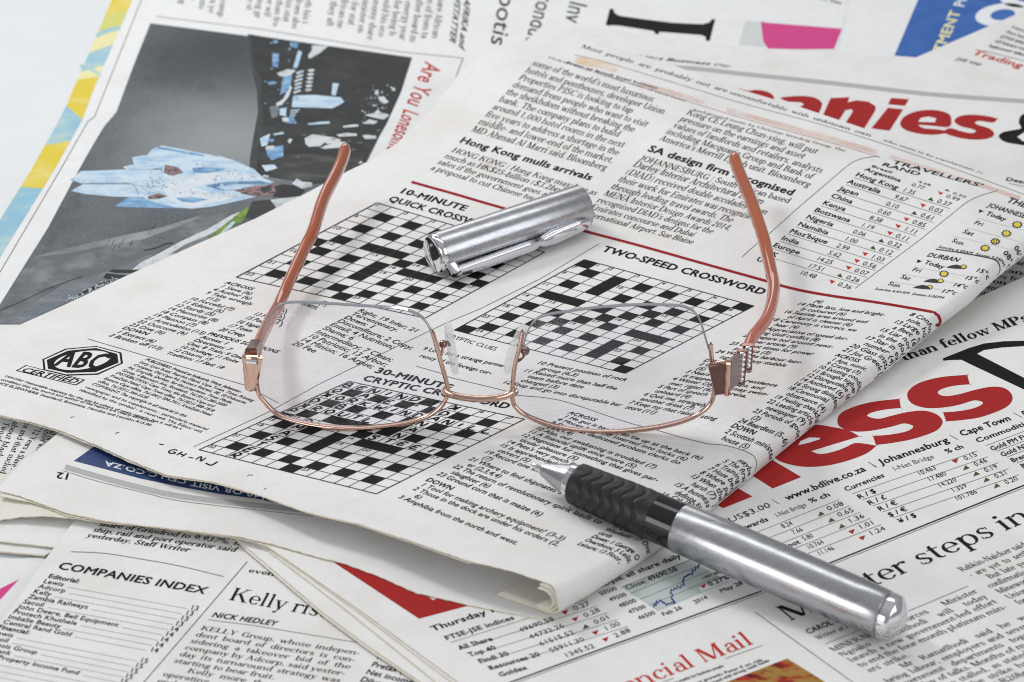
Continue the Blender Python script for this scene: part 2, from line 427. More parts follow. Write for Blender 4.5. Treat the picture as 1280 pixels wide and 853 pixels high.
    G['-'] = (rect(40, 190, 260, 246), 300); G['|'] = (rect(120, -80, 146, 640), 270)
    G['('] = (arc(290, 270, 230, 430, 60, 10, 115, 245), 320); G[')'] = (arc(30, 270, 230, 430, 60, 10, -65, 65), 320)
    G['?'] = (arc(210, 530, 170, 160, 90, 34, -60, 170) + rect(200, 190, 240, 400) + dot(220, 45, 58), 420)
    G['%'] = (arc(170, 510, 140, 170, 66, 26) + arc(580, 160, 140, 170, 66, 26) + diag(200, 0, 560, 670, 40), 760)
    G['$'] = (G['S'][0] + rect(240, -80, 275, 770), 520); G['&'] = (arc(260, 520, 150, 170, 80, 34) + arc(250, 180, 215, 195, 96, 36, 60, 340) + diag(560, 10, 240, 420, 110) + diag(470, 150, 600, 380, 40), 690)
    G['/'] = (diag(60, -20, 260, 690, 46), 320); G[' '] = ([], 225)
    return G
SERIF = _serif()
def serif_glyph(ch, bold):
    k = ('S', ch, bold)
    if k in _cache: return _cache[k]
    polys, adv = SERIF.get(ch) or SERIF['-']
    V = []; F = []
    for p in polys:
        q = np.array(p, float)
        if bold:
            c = q.mean(0)
            ext = q - c
            wdt = np.ptp(q[:, 0])
            q = c + ext * np.array([1 + bold * 46 / max(wdt, 40), 1 + bold * 12 / max(np.ptp(q[:, 1]), 20)])
        F.append(tuple(range(len(V), len(V) + len(q)))); V += q.tolist()
    _cache[k] = (np.array(V).reshape(-1, 2) / 690.0, F, (adv + 26 * bold) / 690.0)
    return _cache[k]
# font keys
FONTS = {'sans': ('sans', 0.011, 2), 'light': ('sans', 0, 2), 'medium': ('sans', 0.018, 2), 'bold': ('sans', 0.024, 2), 'heavy': ('sans', 0.034, 2),
         'bigsans': ('sans', 0, 6), 'bigbold': ('sans', 0.045, 6), 'serif': ('serif', 0.28, 0), 'serifhead': ('serif', 0, 0), 'serifbold': ('serif', 1.3, 0)}
def glyph(ch, font):
    kind, a, b = FONTS[font]
    return serif_glyph(ch, a) if kind == 'serif' else sans_glyph(ch, a, b)
def layout(text, font, shear=0.0, extra_space=0.0, condense=1.0):
    """vertices in units of the cap height"""
    x = 0.0; V = []; F = []; n = 0
    for ch in text:
        gv, gf, adv = glyph(ch, font)
        if len(gv):
            v = gv.copy(); v[:, 0] += x + shear * v[:, 1]
            V.append(v); F += [tuple(i + n for i in f) for f in gf]; n += len(v)
        x += adv + (extra_space if ch == ' ' else 0)
    return (np.concatenate(V) if V else np.zeros((0, 2))), F, x

# ------------------------------------------------------------------ a sheet of newsprint and what is printed on it
class Sheet:
    def __init__(s, zf, parent):
        s.zf = zf if callable(zf) else (lambda px, c=float(zf): np.full(len(px), c))
        s.parent = parent; s.b = {}; s.k = 0
    def warp(s, px): return px
    def to3(s, px, lift=0.0):
        px = s.warp(np.asarray(px, float).reshape(-1, 2))
        P = at_z(px, s.zf(px)); P[:, 2] += lift
        return P
    def mb(s, name, m):
        if name == 'photograph_piece': name = 'photograph/' + PIECE[m]
        return s.b.setdefault((name, m), MB())
    def lift(s, base=0.05):
        s.k += 1
        return base + (s.k % 9) * 0.002
    # printing
    def line(s, part, m, text, A, B, U, font, shear=0.0, lift=0.06):
        V, F, wd = layout(text, font, shear)
        A, B, U = (np.array(q, float) for q in (A, B, U))
        px = A + (B - A) * (V[:, :1] / wd) + U * V[:, 1:]
        P = s.to3(px, s.lift(lift)); s.jig(P, F)
        s.mb(part, m).add(P, F)
    def jig(s, P, F):
        # neighbouring strokes of one letter overlap: keep them a few microns apart
        for i, f in enumerate(F):
            P[list(f), 2] += (i % 23) * 0.0005
    def block(s, part, m, lines, TL, TR, BL, BR, font, ch=0.7, ref=None, just=False, boldpart=None, bold='bold', lift=0.06):
        H = hom([TL, TR, BR, BL]); n = len(lines)
        strip = [l.lstrip('*').lstrip() for l in lines]
        wref = layout(lines[ref].lstrip('*'), font)[2] if ref is not None else max(layout(l.lstrip('*'), font)[2] for l in lines)
        for i, l in enumerate(lines):
            f = bold if l.startswith('*') else font
            l = l.lstrip('*')
            if not l.strip(): continue
            es = 0.0
            ns = l.strip().count(' ')
            if just and ns and i not in (just if isinstance(just, (list, tuple)) else ()):
                nat = layout(l, f)[2]
                if nat > 0.62 * wref: es = (wref - nat) / ns
            V, F, wd = layout(l, f, 0.0, es)
            uv = np.c_[V[:, 0] / wref, (i - ch * V[:, 1]) / max(n - 1, 1)]
            P = s.to3(H(uv), s.lift(lift)); s.jig(P, F)
            s.mb(part, m).add(P, F)
    def poly(s, part, m, pts, step=9, lift=0.04):
        P2, F, _ = triangulate(pts, step)
        if part in ('edge_strip', 'photograph_piece') and np.ptp(P2[:, 0]) > 26:
            s.u = getattr(s, 'u', 0) + 1
            part = (part if part == 'edge_strip' else 'photograph/' + PIECE[m]) + '#%d' % s.u
        s.mb(part, m).add(s.to3(P2, s.lift(lift)), F)
    def rule(s, part, m, pts, wpx=1.0, step=6, lift=0.05):
        p = densify(pts, step, False)
        d = np.gradient(p, axis=0); d /= np.linalg.norm(d, axis=1)[:, None] + 1e-9
        nrm = np.c_[-d[:, 1], d[:, 0]]
        L = s.lift(lift)
        a = s.to3(p + nrm * wpx / 2, L); b = s.to3(p - nrm * wpx / 2, L)
        n = len(p)
        s.mb(part, m).add(np.r_[a, b], [(i, i + 1, n + i + 1, n + i) for i in range(n - 1)])
    def tri(s, part, c, up, m, wpx=6.5, hpx=4.6, rot=0.3, lift=.05):
        x, y = c
        t = [(-wpx / 2, hpx / 2), (wpx / 2, hpx / 2), (0, -hpx / 2)] if up else [(-wpx / 2, -hpx / 2), (0, hpx / 2), (wpx / 2, -hpx / 2)]
        cs, sn = math.cos(rot), math.sin(rot)
        pts = [(x + a * cs - b * sn, y + a * sn + b * cs) for a, b in t]
        s.mb(part, m).add(s.to3(pts, s.lift(lift)), [(0, 1, 2)])
    def finish(s):
        base = {}
        for (name, m), b in sorted(s.b.items(), key=lambda kv: '/' in kv[0][0]):
            if '/' in name:
                up, low = name.split('/')
                b.build(low.split('#')[0], M[m], base.get(up, s.parent))
            else:
                o = b.build(name.split('#')[0], M[m], s.parent)
                base.setdefault(name, o)
    def slab(s, name, poly, m, th=0.3, step=9, edge=None, label=None):
        P2, F, bound = triangulate(poly, step)
        V = s.to3(P2); W = V.copy(); W[:, 2] -= th
        n = len(V)
        FF = list(F) + [tuple(i + n for i in reversed(f)) for f in F] + [(b, a, a + n, b + n) for a, b in bound]
        sm = [True] * (2 * len(F)) + [False] * len(bound)
        o = mesh_obj(name, np.r_[V, W], FF, [m, edge or m], s.parent, sm, label)
        if len(o.data.polygons) == len(FF):
            for i in range(2 * len(F), len(FF)): o.data.polygons[i].material_index = 1
        o.data.set_sharp_from_angle(angle=math.radians(50))
        return o
def ragged(poly, amp, step, rng):
    p = densify(poly, step); n = len(p)
    j = np.array([rng.uniform(-1, 1) for _ in range(n)])
    j = j * .6 + np.roll(j, 1) * .4
    d = np.roll(p, -1, 0) - np.roll(p, 1, 0); d /= np.linalg.norm(d, axis=1)[:, None] + 1e-9
    return p + np.c_[-d[:, 1], d[:, 0]] * (j * amp)[:, None]
rngG = random.Random(5)
def edge_jitter(p, amp, step):
    q = densify(p, step, False); j = np.array([rngG.uniform(-1, 1) for _ in q]); j = .6 * j + .4 * np.roll(j, 1)
    q[:, 1] += j * amp; return [tuple(v) for v in q]
def gibber(n, rng, lo=2, hi=9):
    wl = 'the of and to in for that with market rand bank said year group from which has been more than share price trade would company growth minister economy report state percent investors after plans over new board will mining union African per his they were being about against costs strike output labour deal talks fund energy'.split()
    s = ''
    while len(s) < n: s += rng.choice(wl) + ' '
    return s[:n].rstrip()

# ================================================================== THE TABLE
def table():
    P = np.array([[-900, -620, 0], [900, -620, 0], [900, 900, 0], [-900, 900, 0]], float)
    mb = MB()
    top = P; bot = P - np.array([0, 0, 28.0])
    mb.add(np.r_[top, bot], [(0, 1, 2, 3), (7, 6, 5, 4), (0, 4, 5, 1), (1, 5, 6, 2), (2, 6, 7, 3), (3, 7, 4, 0)])
    o = mb.build('tabletop', mat('white_laminate', (0.72, 0.745, 0.755), 0.35, spec=0.4, noise=[(14, (0.68, 0.705, 0.72), 0.4, 0.7, I3)]))
    o['kind'] = 'structure'
    o['label'] = 'smooth white tabletop under the newspapers'
table()

# ================================================================== NEWSPAPER WITH THE PHOTOGRAPH (far left)
rng = random.Random(11)
tA = thing('newspaper', at_z([(330, 160)], 0)[0], 'open newspaper with a large dark photograph, blue and yellow strip down its left edge', 'newspaper', 'newspapers spread over the table')
sA = Sheet(TPS([(150, 0, 1.2), (80, 135, 1.3), (118, 150, 1.5), (40, 213, 1.3), (0, 300, 1.2), (330, 100, 1.5), (600, 60, 1.3), (1050, 30, 1.2), (0, 560, 1.2), (-60, 620, 1.2), (200, 250, 1.4), (450, 300, 1.2)]), tA)
sA.slab('front_sheet', [(159, -60), (139, 0), (110, 68), (82, 133), (68, 160), (38, 213), (25, 234), (0, 274), (-60, 372), (-110, 640), (70, 640), (300, 540), (700, 190), (1045, 70), (1061, 0), (1076, -60)], M['paper_cool'], 0.9, 9)
# strip of colour along the left edge
def strip(y0, y1, m, lift=0.04):
    L = lambda y: np.interp(y, [-60, 0, 68, 133, 160, 213, 234, 274, 372], [159, 139, 110, 82, 68, 38, 25, 0, -60]) + 0.6
    R = lambda y: np.interp(y, [-60, 0, 113, 150, 213, 322, 420], [187, 165.5, 116.6, 102.8, 67.7, 0, -60])
    a0, b0 = y0; a1, b1 = y1
    ya = np.linspace(a0, a1, 6); yb = np.linspace(b0, b1, 6)
    pts = [(L(y), y) for y in ya] + [(R(y), y) for y in yb[::-1]]
    sA.poly('edge_strip', m, pts, 8, lift)
strip((-60, -60), (20, 12), 'yellow'); strip((20, 12), (66, 56), 'paleyellow'); strip((66, 56), (92, 84), 'sky') if False else None
M['sky'] = mat('sky_blue_ink', (0.28, 0.50, 0.64), 0.7, spec=.1, noise=[(60, (0.45, 0.62, 0.62), 0.42, 0.66, I3), (120, (0.50, 0.62, 0.42), 0.58, 0.78, I3)])
M['lime'] = ink('lime_ink', (0.62, 0.62, 0.20), 0.15)
strip((20, 12), (46, 36), 'lime', .045); strip((66, 56), (90, 82), 'sky'); strip((90, 82), (100, 96), 'paleyellow'); strip((100, 96), (132, 150), 'yellow')
strip((132, 150), (182, 176), 'sky'); strip((182, 176), (234, 236), 'yellow'); strip((234, 236), (372, 420), 'sky')
sA.rule('edge_strip', 'sky', spline(K(0, 0, 480, 185, 520, 160, 600, 140)), 5); sA.rule('edge_strip', 'sky', spline(K(0, 0, 400, 330, 450, 345, 500, 375)), 4)
sA.rule('rule_line', 'soft_black', [(190, -40), (176.8, 0), (118, 146.7), (110, 152), (75.2, 213), (0, 340.6), (-40, 400)], 0.8)
sA.rule('rule_line', 'thin', [(195, 21), (320, 36), (500, 65), (579, 73)], 0.7)
sA.rule('rule_line', 'soft_black', [(579, 73), (570, 96)], 0.9)
# the photograph
frame = [(188, 29.3), (300, 44), (420, 60.5), (515, 73.5), (497, 120), (470, 180), (440, 240), (330, 300), (150, 380), (25, 406), (-30, 406), (0, 381), (60, 285), (97.8, 214), (117, 180), (130.4, 158), (145.5, 140.4), (167, 82)]
M['asphalt'] = mat('photo_asphalt', (0.080, 0.094, 0.107), 0.45, spec=0.10, noise=[(26, (0.14, 0.155, 0.17), 0.40, 0.70, (1, 1, 1)), (1500, (0.27, 0.285, 0.30), 0.55, 0.72, I3), (90, (0.06, 0.07, 0.08), 0.55, 0.75, (1, .5, 1))])
M['photo_dark'] = mat('photo_shadow', (0.010, 0.012, 0.013), 0.4, spec=0.10, noise=[(60, (0.035, 0.04, 0.04), 0.48, 0.75, I3), (300, (0.06, 0.065, 0.065), 0.6, 0.8, I3)])
M['photo_green'] = mat('photo_dim_green', (0.025, 0.03, 0.027), 0.4, spec=0.10, noise=[(50, (0.10, 0.11, 0.10), 0.48, 0.75, (1, 3, 1))])
M['photo_white'] = mat('photo_white', (0.62, 0.66, 0.68), 0.5, spec=0.10, noise=[(300, (0.35, 0.40, 0.43), 0.5, 0.75, I3)])
M['suit'] = mat('photo_suit', (0.55, 0.68, 0.78), 0.5, spec=0.10, noise=[(90, (0.33, 0.51, 0.69), 0.42, 0.66, (1, 2.5, 1)), (500, (0.68, 0.75, 0.80), 0.52, 0.75, I3)])
M['suit_blue'] = mat('photo_suit_shade', (0.12, 0.28, 0.50), 0.5, spec=0.10, noise=[(150, (0.30, 0.48, 0.66), 0.42, 0.66, (1, 2, 1)), (400, (0.06, 0.13, 0.26), 0.56, 0.75, I3)])
M['photo_grey'] = mat('photo_pavement', (0.12, 0.135, 0.14), 0.45, spec=0.10, noise=[(60, (0.28, 0.30, 0.31), 0.5, 0.78, (1, 1, 1)), (420, (0.05, 0.055, 0.06), 0.58, 0.8, I3)])
M['photo_mist'] = mat('photo_mist', (0.30, 0.32, 0.32), 0.45, spec=0.10, noise=[(40, (0.13, 0.15, 0.155), 0.4, 0.66, I3)])
M['photo_leaf'] = mat('photo_leaf', (0.22, 0.34, 0.06), 0.5, spec=0.10, noise=[(200, (0.08, 0.14, 0.03), 0.45, 0.65, I3)])
M['photo_pinkish'] = mat('photo_face', (0.30, 0.20, 0.20), 0.5, spec=0.10, noise=[(500, (0.08, 0.05, 0.06), 0.45, 0.6, I3)])
PH = 'photograph_piece'
PIECE = {'photo_grey': 'pavement', 'photo_mist': 'pavement', 'photo_white': 'bright_patches', 'photo_dark': 'dark_crowd', 'photo_green': 'dark_crowd', 'photo_leaf': 'leaves', 'suit': 'pale_suit', 'suit_blue': 'suit_shade', 'photo_pinkish': 'face'}
def fade_spot(m, px, radius, col, loc, z=1.4, stretch=(1, 1, 1)):
    """tone of the printed picture: blend towards another tone round a point of it"""
    n = m.node_tree.nodes; l = m.node_tree.links; b = n['Principled BSDF']
    c = (at_z([px], z)[0] - np.asarray(loc)) * MM
    t = n.new('ShaderNodeTexCoord'); mp = n.new('ShaderNodeMapping')
    mp.inputs['Scale'].default_value = stretch
    mp.inputs['Location'].default_value = tuple(-c * np.array(stretch))
    l.new(t.outputs['Object'], mp.inputs[0])
    ln = n.new('ShaderNodeVectorMath'); ln.operation = 'LENGTH'; l.new(mp.outputs[0], ln.inputs[0])
    mr = n.new('ShaderNodeMapRange'); mr.interpolation_type = 'SMOOTHSTEP'
    mr.inputs[1].default_value = 0; mr.inputs[2].default_value = radius * MM; mr.inputs[3].default_value = .85; mr.inputs[4].default_value = 0
    l.new(ln.outputs['Value'], mr.inputs[0])
    mx = n.new('ShaderNodeMix'); mx.data_type = 'RGBA'
    src = b.inputs['Base Color'].links[0].from_socket
    l.new(mr.outputs[0], mx.inputs[0]); l.new(src, mx.inputs[6]); mx.inputs[7].default_value = (*col, 1)
    l.new(mx.outputs[2], b.inputs['Base Color'])
locA = np.array(tA.location) / MM
fade_spot(M['asphalt'], (285, 178), 62, (0.30, 0.32, 0.325), locA, stretch=(1.0, .8, 1))
fade_spot(M['asphalt'], (270, 60), 44, (0.035, 0.04, 0.044), locA, stretch=(.7, .6, 1))
sA.poly('photograph', 'asphalt', frame, 9, .05)
Zp = lambda *a: Z(80, 160, 4.0, *a)
Zc = lambda *a: Z(300, 40, 5.565, *a)
Zg = lambda *a: Z(0, 280, 3.879, *a)
M['photo_curb'] = mat('photo_curb', (0.15, 0.175, 0.195), 0.45, spec=0.10, noise=[(80, (0.24, 0.26, 0.28), 0.45, 0.75, (1, 2, 1)), (900, (0.07, 0.08, 0.09), 0.55, 0.8, I3)])
PIECE['photo_curb'] = 'pavement'
sA.poly(PH, 'photo_grey', Zg(0, 486, -60, 486, 0, 400, 150, 165, 330, 120, 520, 80, 760, 30, 1000, -40, 1130, -60, 1020, 30, 800, 120, 560, 220, 300, 300), 9, .075)
sA.poly(PH, 'photo_mist', Zg(150, 165, 330, 118, 540, 70, 760, 25, 940, -30, 1000, -45, 900, 0, 700, 75, 520, 105, 320, 145), 9, .085)
sA.poly(PH, 'photo_curb', Zg(0, 486, 0, 430, 200, 330, 400, 262, 560, 195, 700, 130, 840, 90, 700, 180, 620, 250, 330, 380, 100, 486), 9, .085)
sA.rule(PH, 'photo_dark', spline(Zg(-10, 425, 100, 380, 230, 318, 400, 255)), 1.2, lift=.095)
sA.poly(PH, 'photo_dark', Zg(330, 375, 420, 318, 520, 275, 560, 268, 500, 300, 400, 345), 9, .09)
for k in range(70):
    t = rng.random(); x = 330 + 220 * t + rng.gauss(0, 8); y = 372 - 105 * t + rng.gauss(0, 7)
    sA.poly(PH, 'photo_white', Zg(x, y, x + rng.uniform(4, 10), y - 2, x + 6, y + 5), 9, .1)
sA.poly(PH, 'photo_dark', Zg(500, 262, 515, 240, 560, 246, 640, 252, 590, 270, 520, 270), 9, .1); sA.poly(PH, 'photo_dark', Zg(525, 232, 545, 222, 690, 226, 650, 240, 560, 240), 9, .1)
sA.poly(PH, 'photo_white', Zg(640, 225, 680, 190, 760, 150, 880, 85, 1010, 25, 1120, -40, 1200, -70, 1270, -70, 1120, 10, 1020, 70, 900, 120, 780, 180, 710, 218), 8, .095)
sA.poly(PH, 'photo_curb', Zg(820, 150, 900, 100, 1000, 60, 1120, 0, 1180, -30, 1110, 20, 1000, 80, 870, 140), 9, .1)
sA.rule(PH, 'photo_dark', spline(Zg(700, 130, 760, 118, 800, 100, 840, 95)), 2.0, lift=.1)
for k in range(14):
    x = rng.uniform(480, 760); y = 95 - (x - 480) * .2 + rng.uniform(-20, 60)
    sA.rule(PH, 'photo_dark', Zg(x, y, x + rng.uniform(8, 22), y - rng.uniform(14, 30)), .7, lift=.1)
sA.poly(PH, 'photo_leaf', Zp(690, 578, 760, 518, 900, 408, 935, 392, 905, 460, 820, 512, 720, 566), 8, .105)
sA.poly(PH, 'suit', Zp(770, 540, 840, 470, 860, 470, 830, 505), 8, .11)
sA.poly(PH, 'photo_green', Zp(905, 450, 940, 368, 1030, 360, 1062, 400, 960, 458), 8, .105)
sA.poly(PH, 'photo_white', Zp(1030, 362, 1100, 352, 1200, 342, 1275, 300, 1290, 310, 1120, 400, 1064, 420), 8, .1)
# the crowd and machines in the dark part of the picture
M['photo_dusk'] = mat('photo_dusk', (0.034, 0.039, 0.043), 0.45, spec=0.10, noise=[(90, (0.055, 0.06, 0.065), 0.45, 0.7, I3)])
PIECE['photo_dusk'] = 'dark_crowd'
sA.poly(PH, 'photo_dusk', Zc(55, 16, 200, 40, 300, 60, 300, 1000, 60, 1010, 70, 880, 95, 720, 125, 560, 118, 420, 80, 240), 8, .063)
sA.poly(PH, 'photo_dark', Zc(75, 20, 200, 40, 480, 80, 1197, 180, 1120, 420, 1020, 640, 900, 850, 860, 960, 700, 1040, 520, 1060, 120, 1000, 118, 880, 145, 720, 160, 600, 150, 470, 148, 330, 95, 240), 8, .07)
sA.poly(PH, 'photo_green', Zc(200, 900, 330, 860, 480, 850, 700, 870, 880, 860, 700, 1040, 420, 1040, 220, 1010), 8, .08)
sA.poly(PH, 'photo_green', Zc(800, 400, 900, 390, 930, 500, 850, 510), 8, .078)
for m, q in [('suit_blue', (225, 150, 272, 155, 265, 250, 225, 240)), ('suit_blue', (345, 70, 410, 80, 395, 110, 350, 105)), ('suit', (405, 130, 432, 142, 400, 250, 368, 255)), ('photo_white', (500, 95, 615, 100, 560, 145, 500, 182, 478, 188, 475, 165, 500, 130)),
             ('photo_white', (255, 290, 330, 262, 390, 268, 350, 305, 280, 312)), ('suit_blue', (300, 312, 362, 300, 350, 400, 310, 425, 278, 440, 290, 380)), ('photo_white', (350, 372, 362, 390, 340, 450, 300, 500, 260, 520, 250, 500, 300, 470)),
             ('suit', (370, 445, 520, 440, 700, 458, 726, 488, 690, 512, 640, 534, 520, 530, 360, 525)), ('photo_dark', (380, 482, 500, 484, 498, 494, 378, 492)), ('photo_dark', (512, 474, 570, 478, 560, 500, 520, 498)), ('suit_blue', (620, 515, 700, 480, 712, 500, 650, 530)), ('suit', (645, 358, 688, 362, 665, 445, 636, 440)),
             ('photo_curb', (205, 522, 270, 512, 262, 590, 222, 605)), ('suit', (276, 535, 322, 530, 320, 590, 276, 580)), ('suit_blue', (310, 592, 372, 600, 395, 640, 320, 636)), ('photo_white', (290, 600, 330, 598, 345, 622, 300, 628)), ('suit', (470, 640, 550, 628, 622, 625, 626, 640, 480, 650)),
             ('photo_white', (450, 742, 500, 715, 560, 722, 660, 738, 702, 752, 690, 772, 610, 782, 590, 770, 560, 795, 480, 802, 455, 780)), ('photo_white', (560, 808, 600, 790, 700, 765, 735, 770, 720, 806, 590, 816)), ('photo_white', (670, 716, 740, 704, 812, 710, 815, 725, 690, 731)),
             ('photo_white', (850, 722, 900, 716, 945, 726, 950, 745, 870, 748)), ('photo_white', (715, 657, 790, 645, 826, 648, 820, 661, 720, 668)), ('photo_white', (330, 760, 350, 742, 365, 752, 345, 780)), ('suit', (138, 742, 210, 710, 190, 790, 150, 800)), ('suit_blue', (205, 745, 240, 750, 230, 770, 200, 765)), ('suit', (228, 712, 300, 698, 305, 712, 240, 722)),
             ('suit_blue', (180, 810, 300, 790, 302, 900, 250, 930, 190, 860)), ('photo_white', (180, 798, 240, 792, 230, 815, 178, 820)), ('suit', (150, 930, 240, 925, 260, 950, 180, 975)), ('suit_blue', (230, 60, 265, 62, 260, 82, 235, 80)), ('photo_white', (865, 580, 930, 568, 960, 540, 975, 560, 1040, 580, 1000, 612, 940, 600)), ('photo_white', (850, 640, 900, 610, 960, 625, 930, 645)), ('photo_white', (940, 410, 960, 405, 965, 435, 938, 438)), ('photo_white', (960, 455, 1000, 450, 1035, 490, 1010, 502, 970, 480)), ('photo_white', (1060, 392, 1082, 395, 1075, 415, 1055, 410)),
             ('photo_white', (820, 905, 850, 900, 848, 916, 822, 918)), ('photo_white', (856, 914, 890, 918, 885, 930, 858, 926))]:
    sA.poly(PH, m, Zc(*q), 7, .095)
sA.poly(PH, 'photo_white', Zp(655, 205, 680, 202, 692, 215, 662, 218), 9, .1); sA.poly(PH, 'photo_white', Zp(1140, 280, 1165, 255, 1190, 270, 1240, 275, 1240, 295, 1190, 305), 9, .1); sA.poly(PH, 'photo_white', Zp(990, 245, 1000, 236, 1025, 240, 1020, 250), 9, .1)
for k in range(6):
    y = 268 + 27 * k; x = 390 - 4 * k
    sA.poly(PH, 'photo_white' if k % 2 else 'suit', Zc(x, y + 16, x + 50, y, x + 56, y + 10, x + 8, y + 30), 9, .1)
    sA.poly(PH, 'photo_white', Zc(x + 78, y - 2, x + 120, y - 8, x + 132, y + 4, x + 96, y + 14), 9, .1)
for k in range(5): sA.poly(PH, 'suit', Zc(352 - 2 * k, 545 + 14 * k, 418 - 10 * k, 540 + 14 * k, 414 - 10 * k, 547 + 14 * k, 352 - 2 * k, 552 + 14 * k), 9, .1)
el2 = [(232 + 62 * math.cos(a), 355 + 50 * math.sin(a)) for a in np.linspace(0, 2 * math.pi, 18, endpoint=False)]
sA.poly(PH, 'photo_dark', Zc(*[c for q in el2 for c in q]), 9, .1); sA.poly(PH, 'suit_blue', Zc(190, 355, 220, 345, 260, 352, 240, 366, 205, 370), 9, .105)
for k in range(60):
    x, y = rng.gauss(960, 70), rng.gauss(520, 75)
    if x < 1060 - (y - 400) * .35 and x > 820: sA.poly(PH, 'photo_white' if rng.random() < .5 else 'photo_curb', Zc(x, y, x + rng.uniform(5, 18), y - 3, x + rng.uniform(6, 20), y + rng.uniform(3, 9), x + 2, y + 7), 9, .098)
for k in range(40):
    x, y = rng.uniform(130, 420), rng.uniform(60, 640)
    sA.poly(PH, rng.choice(['suit_blue', 'photo_dark', 'photo_dark', 'suit']), Zc(x, y, x + rng.uniform(6, 22), y + 2, x + rng.uniform(5, 18), y + rng.uniform(5, 12), x - 2, y + 8), 9, .108)
for k in range(30):
    x, y = rng.uniform(330, 900), rng.uniform(690, 900)
    sA.poly(PH, rng.choice(['photo_green', 'photo_curb', 'photo_dark']), Zc(x, y, x + rng.uniform(20, 60), y - 3, x + rng.uniform(20, 60), y + 6), 9, .088)
# the figure in the pale costume
sA.poly(PH, 'suit_blue', Zp(255, 395, 320, 346, 420, 352, 480, 376, 585, 404, 420, 402), 8, .1)
sA.poly(PH, 'suit', Zp(30, 262, 84, 218, 300, 210, 480, 212, 540, 232, 560, 270, 420, 300, 330, 282, 90, 280), 8, .105)
sA.poly(PH, 'suit', Zp(36, 316, 96, 283, 330, 284, 420, 300, 410, 348, 250, 346, 100, 332), 8, .107)
sA.rule(PH, 'photo_curb', spline(Zp(90, 281, 220, 279, 330, 281, 360, 305, 372, 340)), .8, lift=.112)
sA.poly(PH, 'suit', Zp(294, 196, 350, 184, 340, 150, 398, 138, 415, 140, 440, 108, 490, 90, 600, 110, 720, 134, 770, 146, 700, 162, 600, 176, 520, 196, 430, 208, 310, 210), 8, .1)
for q in [(305, 206, 420, 196, 500, 212), (350, 186, 430, 182, 500, 204), (345, 158, 430, 168, 510, 190), (420, 142, 520, 150, 640, 158), (470, 100, 580, 120, 700, 142)]:
    sA.rule(PH, 'suit_blue', spline(Zp(*q)), rng.uniform(1.6, 3.2), lift=.108)
sA.poly(PH, 'suit', Zp(505, 185, 600, 168, 700, 150, 780, 143, 850, 164, 950, 208, 1000, 254, 1052, 274, 960, 288, 880, 330, 960, 346, 850, 372, 740, 396, 640, 406, 560, 400, 470, 380, 400, 354, 388, 310, 420, 262, 470, 236), 8, .112)
M['costume_white'] = mat('photo_costume', (0.66, 0.72, 0.77), 0.5, spec=0.10, noise=[(160, (0.50, 0.60, 0.70), 0.5, 0.72, I3)])
PIECE['costume_white'] = 'pale_suit'
sA.poly(PH, 'costume_white', Zp(520, 260, 600, 240, 720, 226, 840, 222, 960, 240, 900, 262, 760, 262, 690, 290, 640, 300, 760, 330, 900, 336, 800, 366, 660, 396, 540, 370, 500, 320), 8, .118)
for q in [(640, 205, 700, 198, 802, 204, 798, 216, 720, 228, 650, 226), (556, 352, 640, 347, 724, 360, 650, 376, 590, 372), (705, 290, 800, 272, 980, 266, 1046, 280, 960, 300, 880, 312, 780, 314)]: sA.poly(PH, 'suit_blue', Zp(*q), 8, .122)
sA.poly(PH, 'suit', Zp(760, 296, 860, 284, 960, 286, 880, 308, 800, 310), 8, .126)
sA.poly(PH, 'photo_pinkish', Zp(505, 186, 570, 198, 597, 226, 545, 242, 498, 226), 8, .126); sA.poly(PH, 'photo_pinkish', Zp(418, 345, 470, 328, 522, 344, 470, 358, 424, 360), 8, .126)
for k in range(90):
    a = rng.random(); x = 400 + 130 * a + rng.gauss(0, 12); y = 310 - 60 * a + rng.gauss(0, 22)
    sA.poly(PH, 'photo_dark' if rng.random() < .75 else 'photo_pinkish', Zp(x, y, x + rng.uniform(4, 10), y + 1, x + rng.uniform(3, 9), y + rng.uniform(3, 8)), 9, .13)
for k in range(150):
    r_ = rng.random()
    if r_ < .4: t = rng.random(); x = 540 + 320 * t; y = 320 + 20 * t + rng.gauss(0, 10)
    elif r_ < .7: t = rng.random(); x = 730 + 160 * t; y = 275 - 40 * math.sin(t * 2.6) + rng.gauss(0, 8)
    else: t = rng.random(); x = 560 + 400 * t; y = 250 - 24 * math.sin(t * 3) + rng.choice([-70, 0, 30]) * (1 - t)
    sA.poly(PH, 'photo_dark', Zp(x, y, x + rng.uniform(4, 11), y + 1, x + rng.uniform(3, 8), y + rng.uniform(2, 5)), 9, .13)
sA.poly(PH, 'photo_pinkish', Zp(850, 316, 960, 292, 1040, 284, 1085, 298, 1064, 336, 980, 342, 900, 330), 8, .126)
sA.poly(PH, 'photo_dark', Zp(1040, 346, 1060, 320, 1050, 296, 1095, 284, 1150, 290, 1207, 314, 1182, 340, 1110, 352), 8, .132)
sA.poly(PH, 'photo_dark', Zp(980, 300, 1030, 292, 1040, 310, 1000, 330, 985, 318), 8, .132)
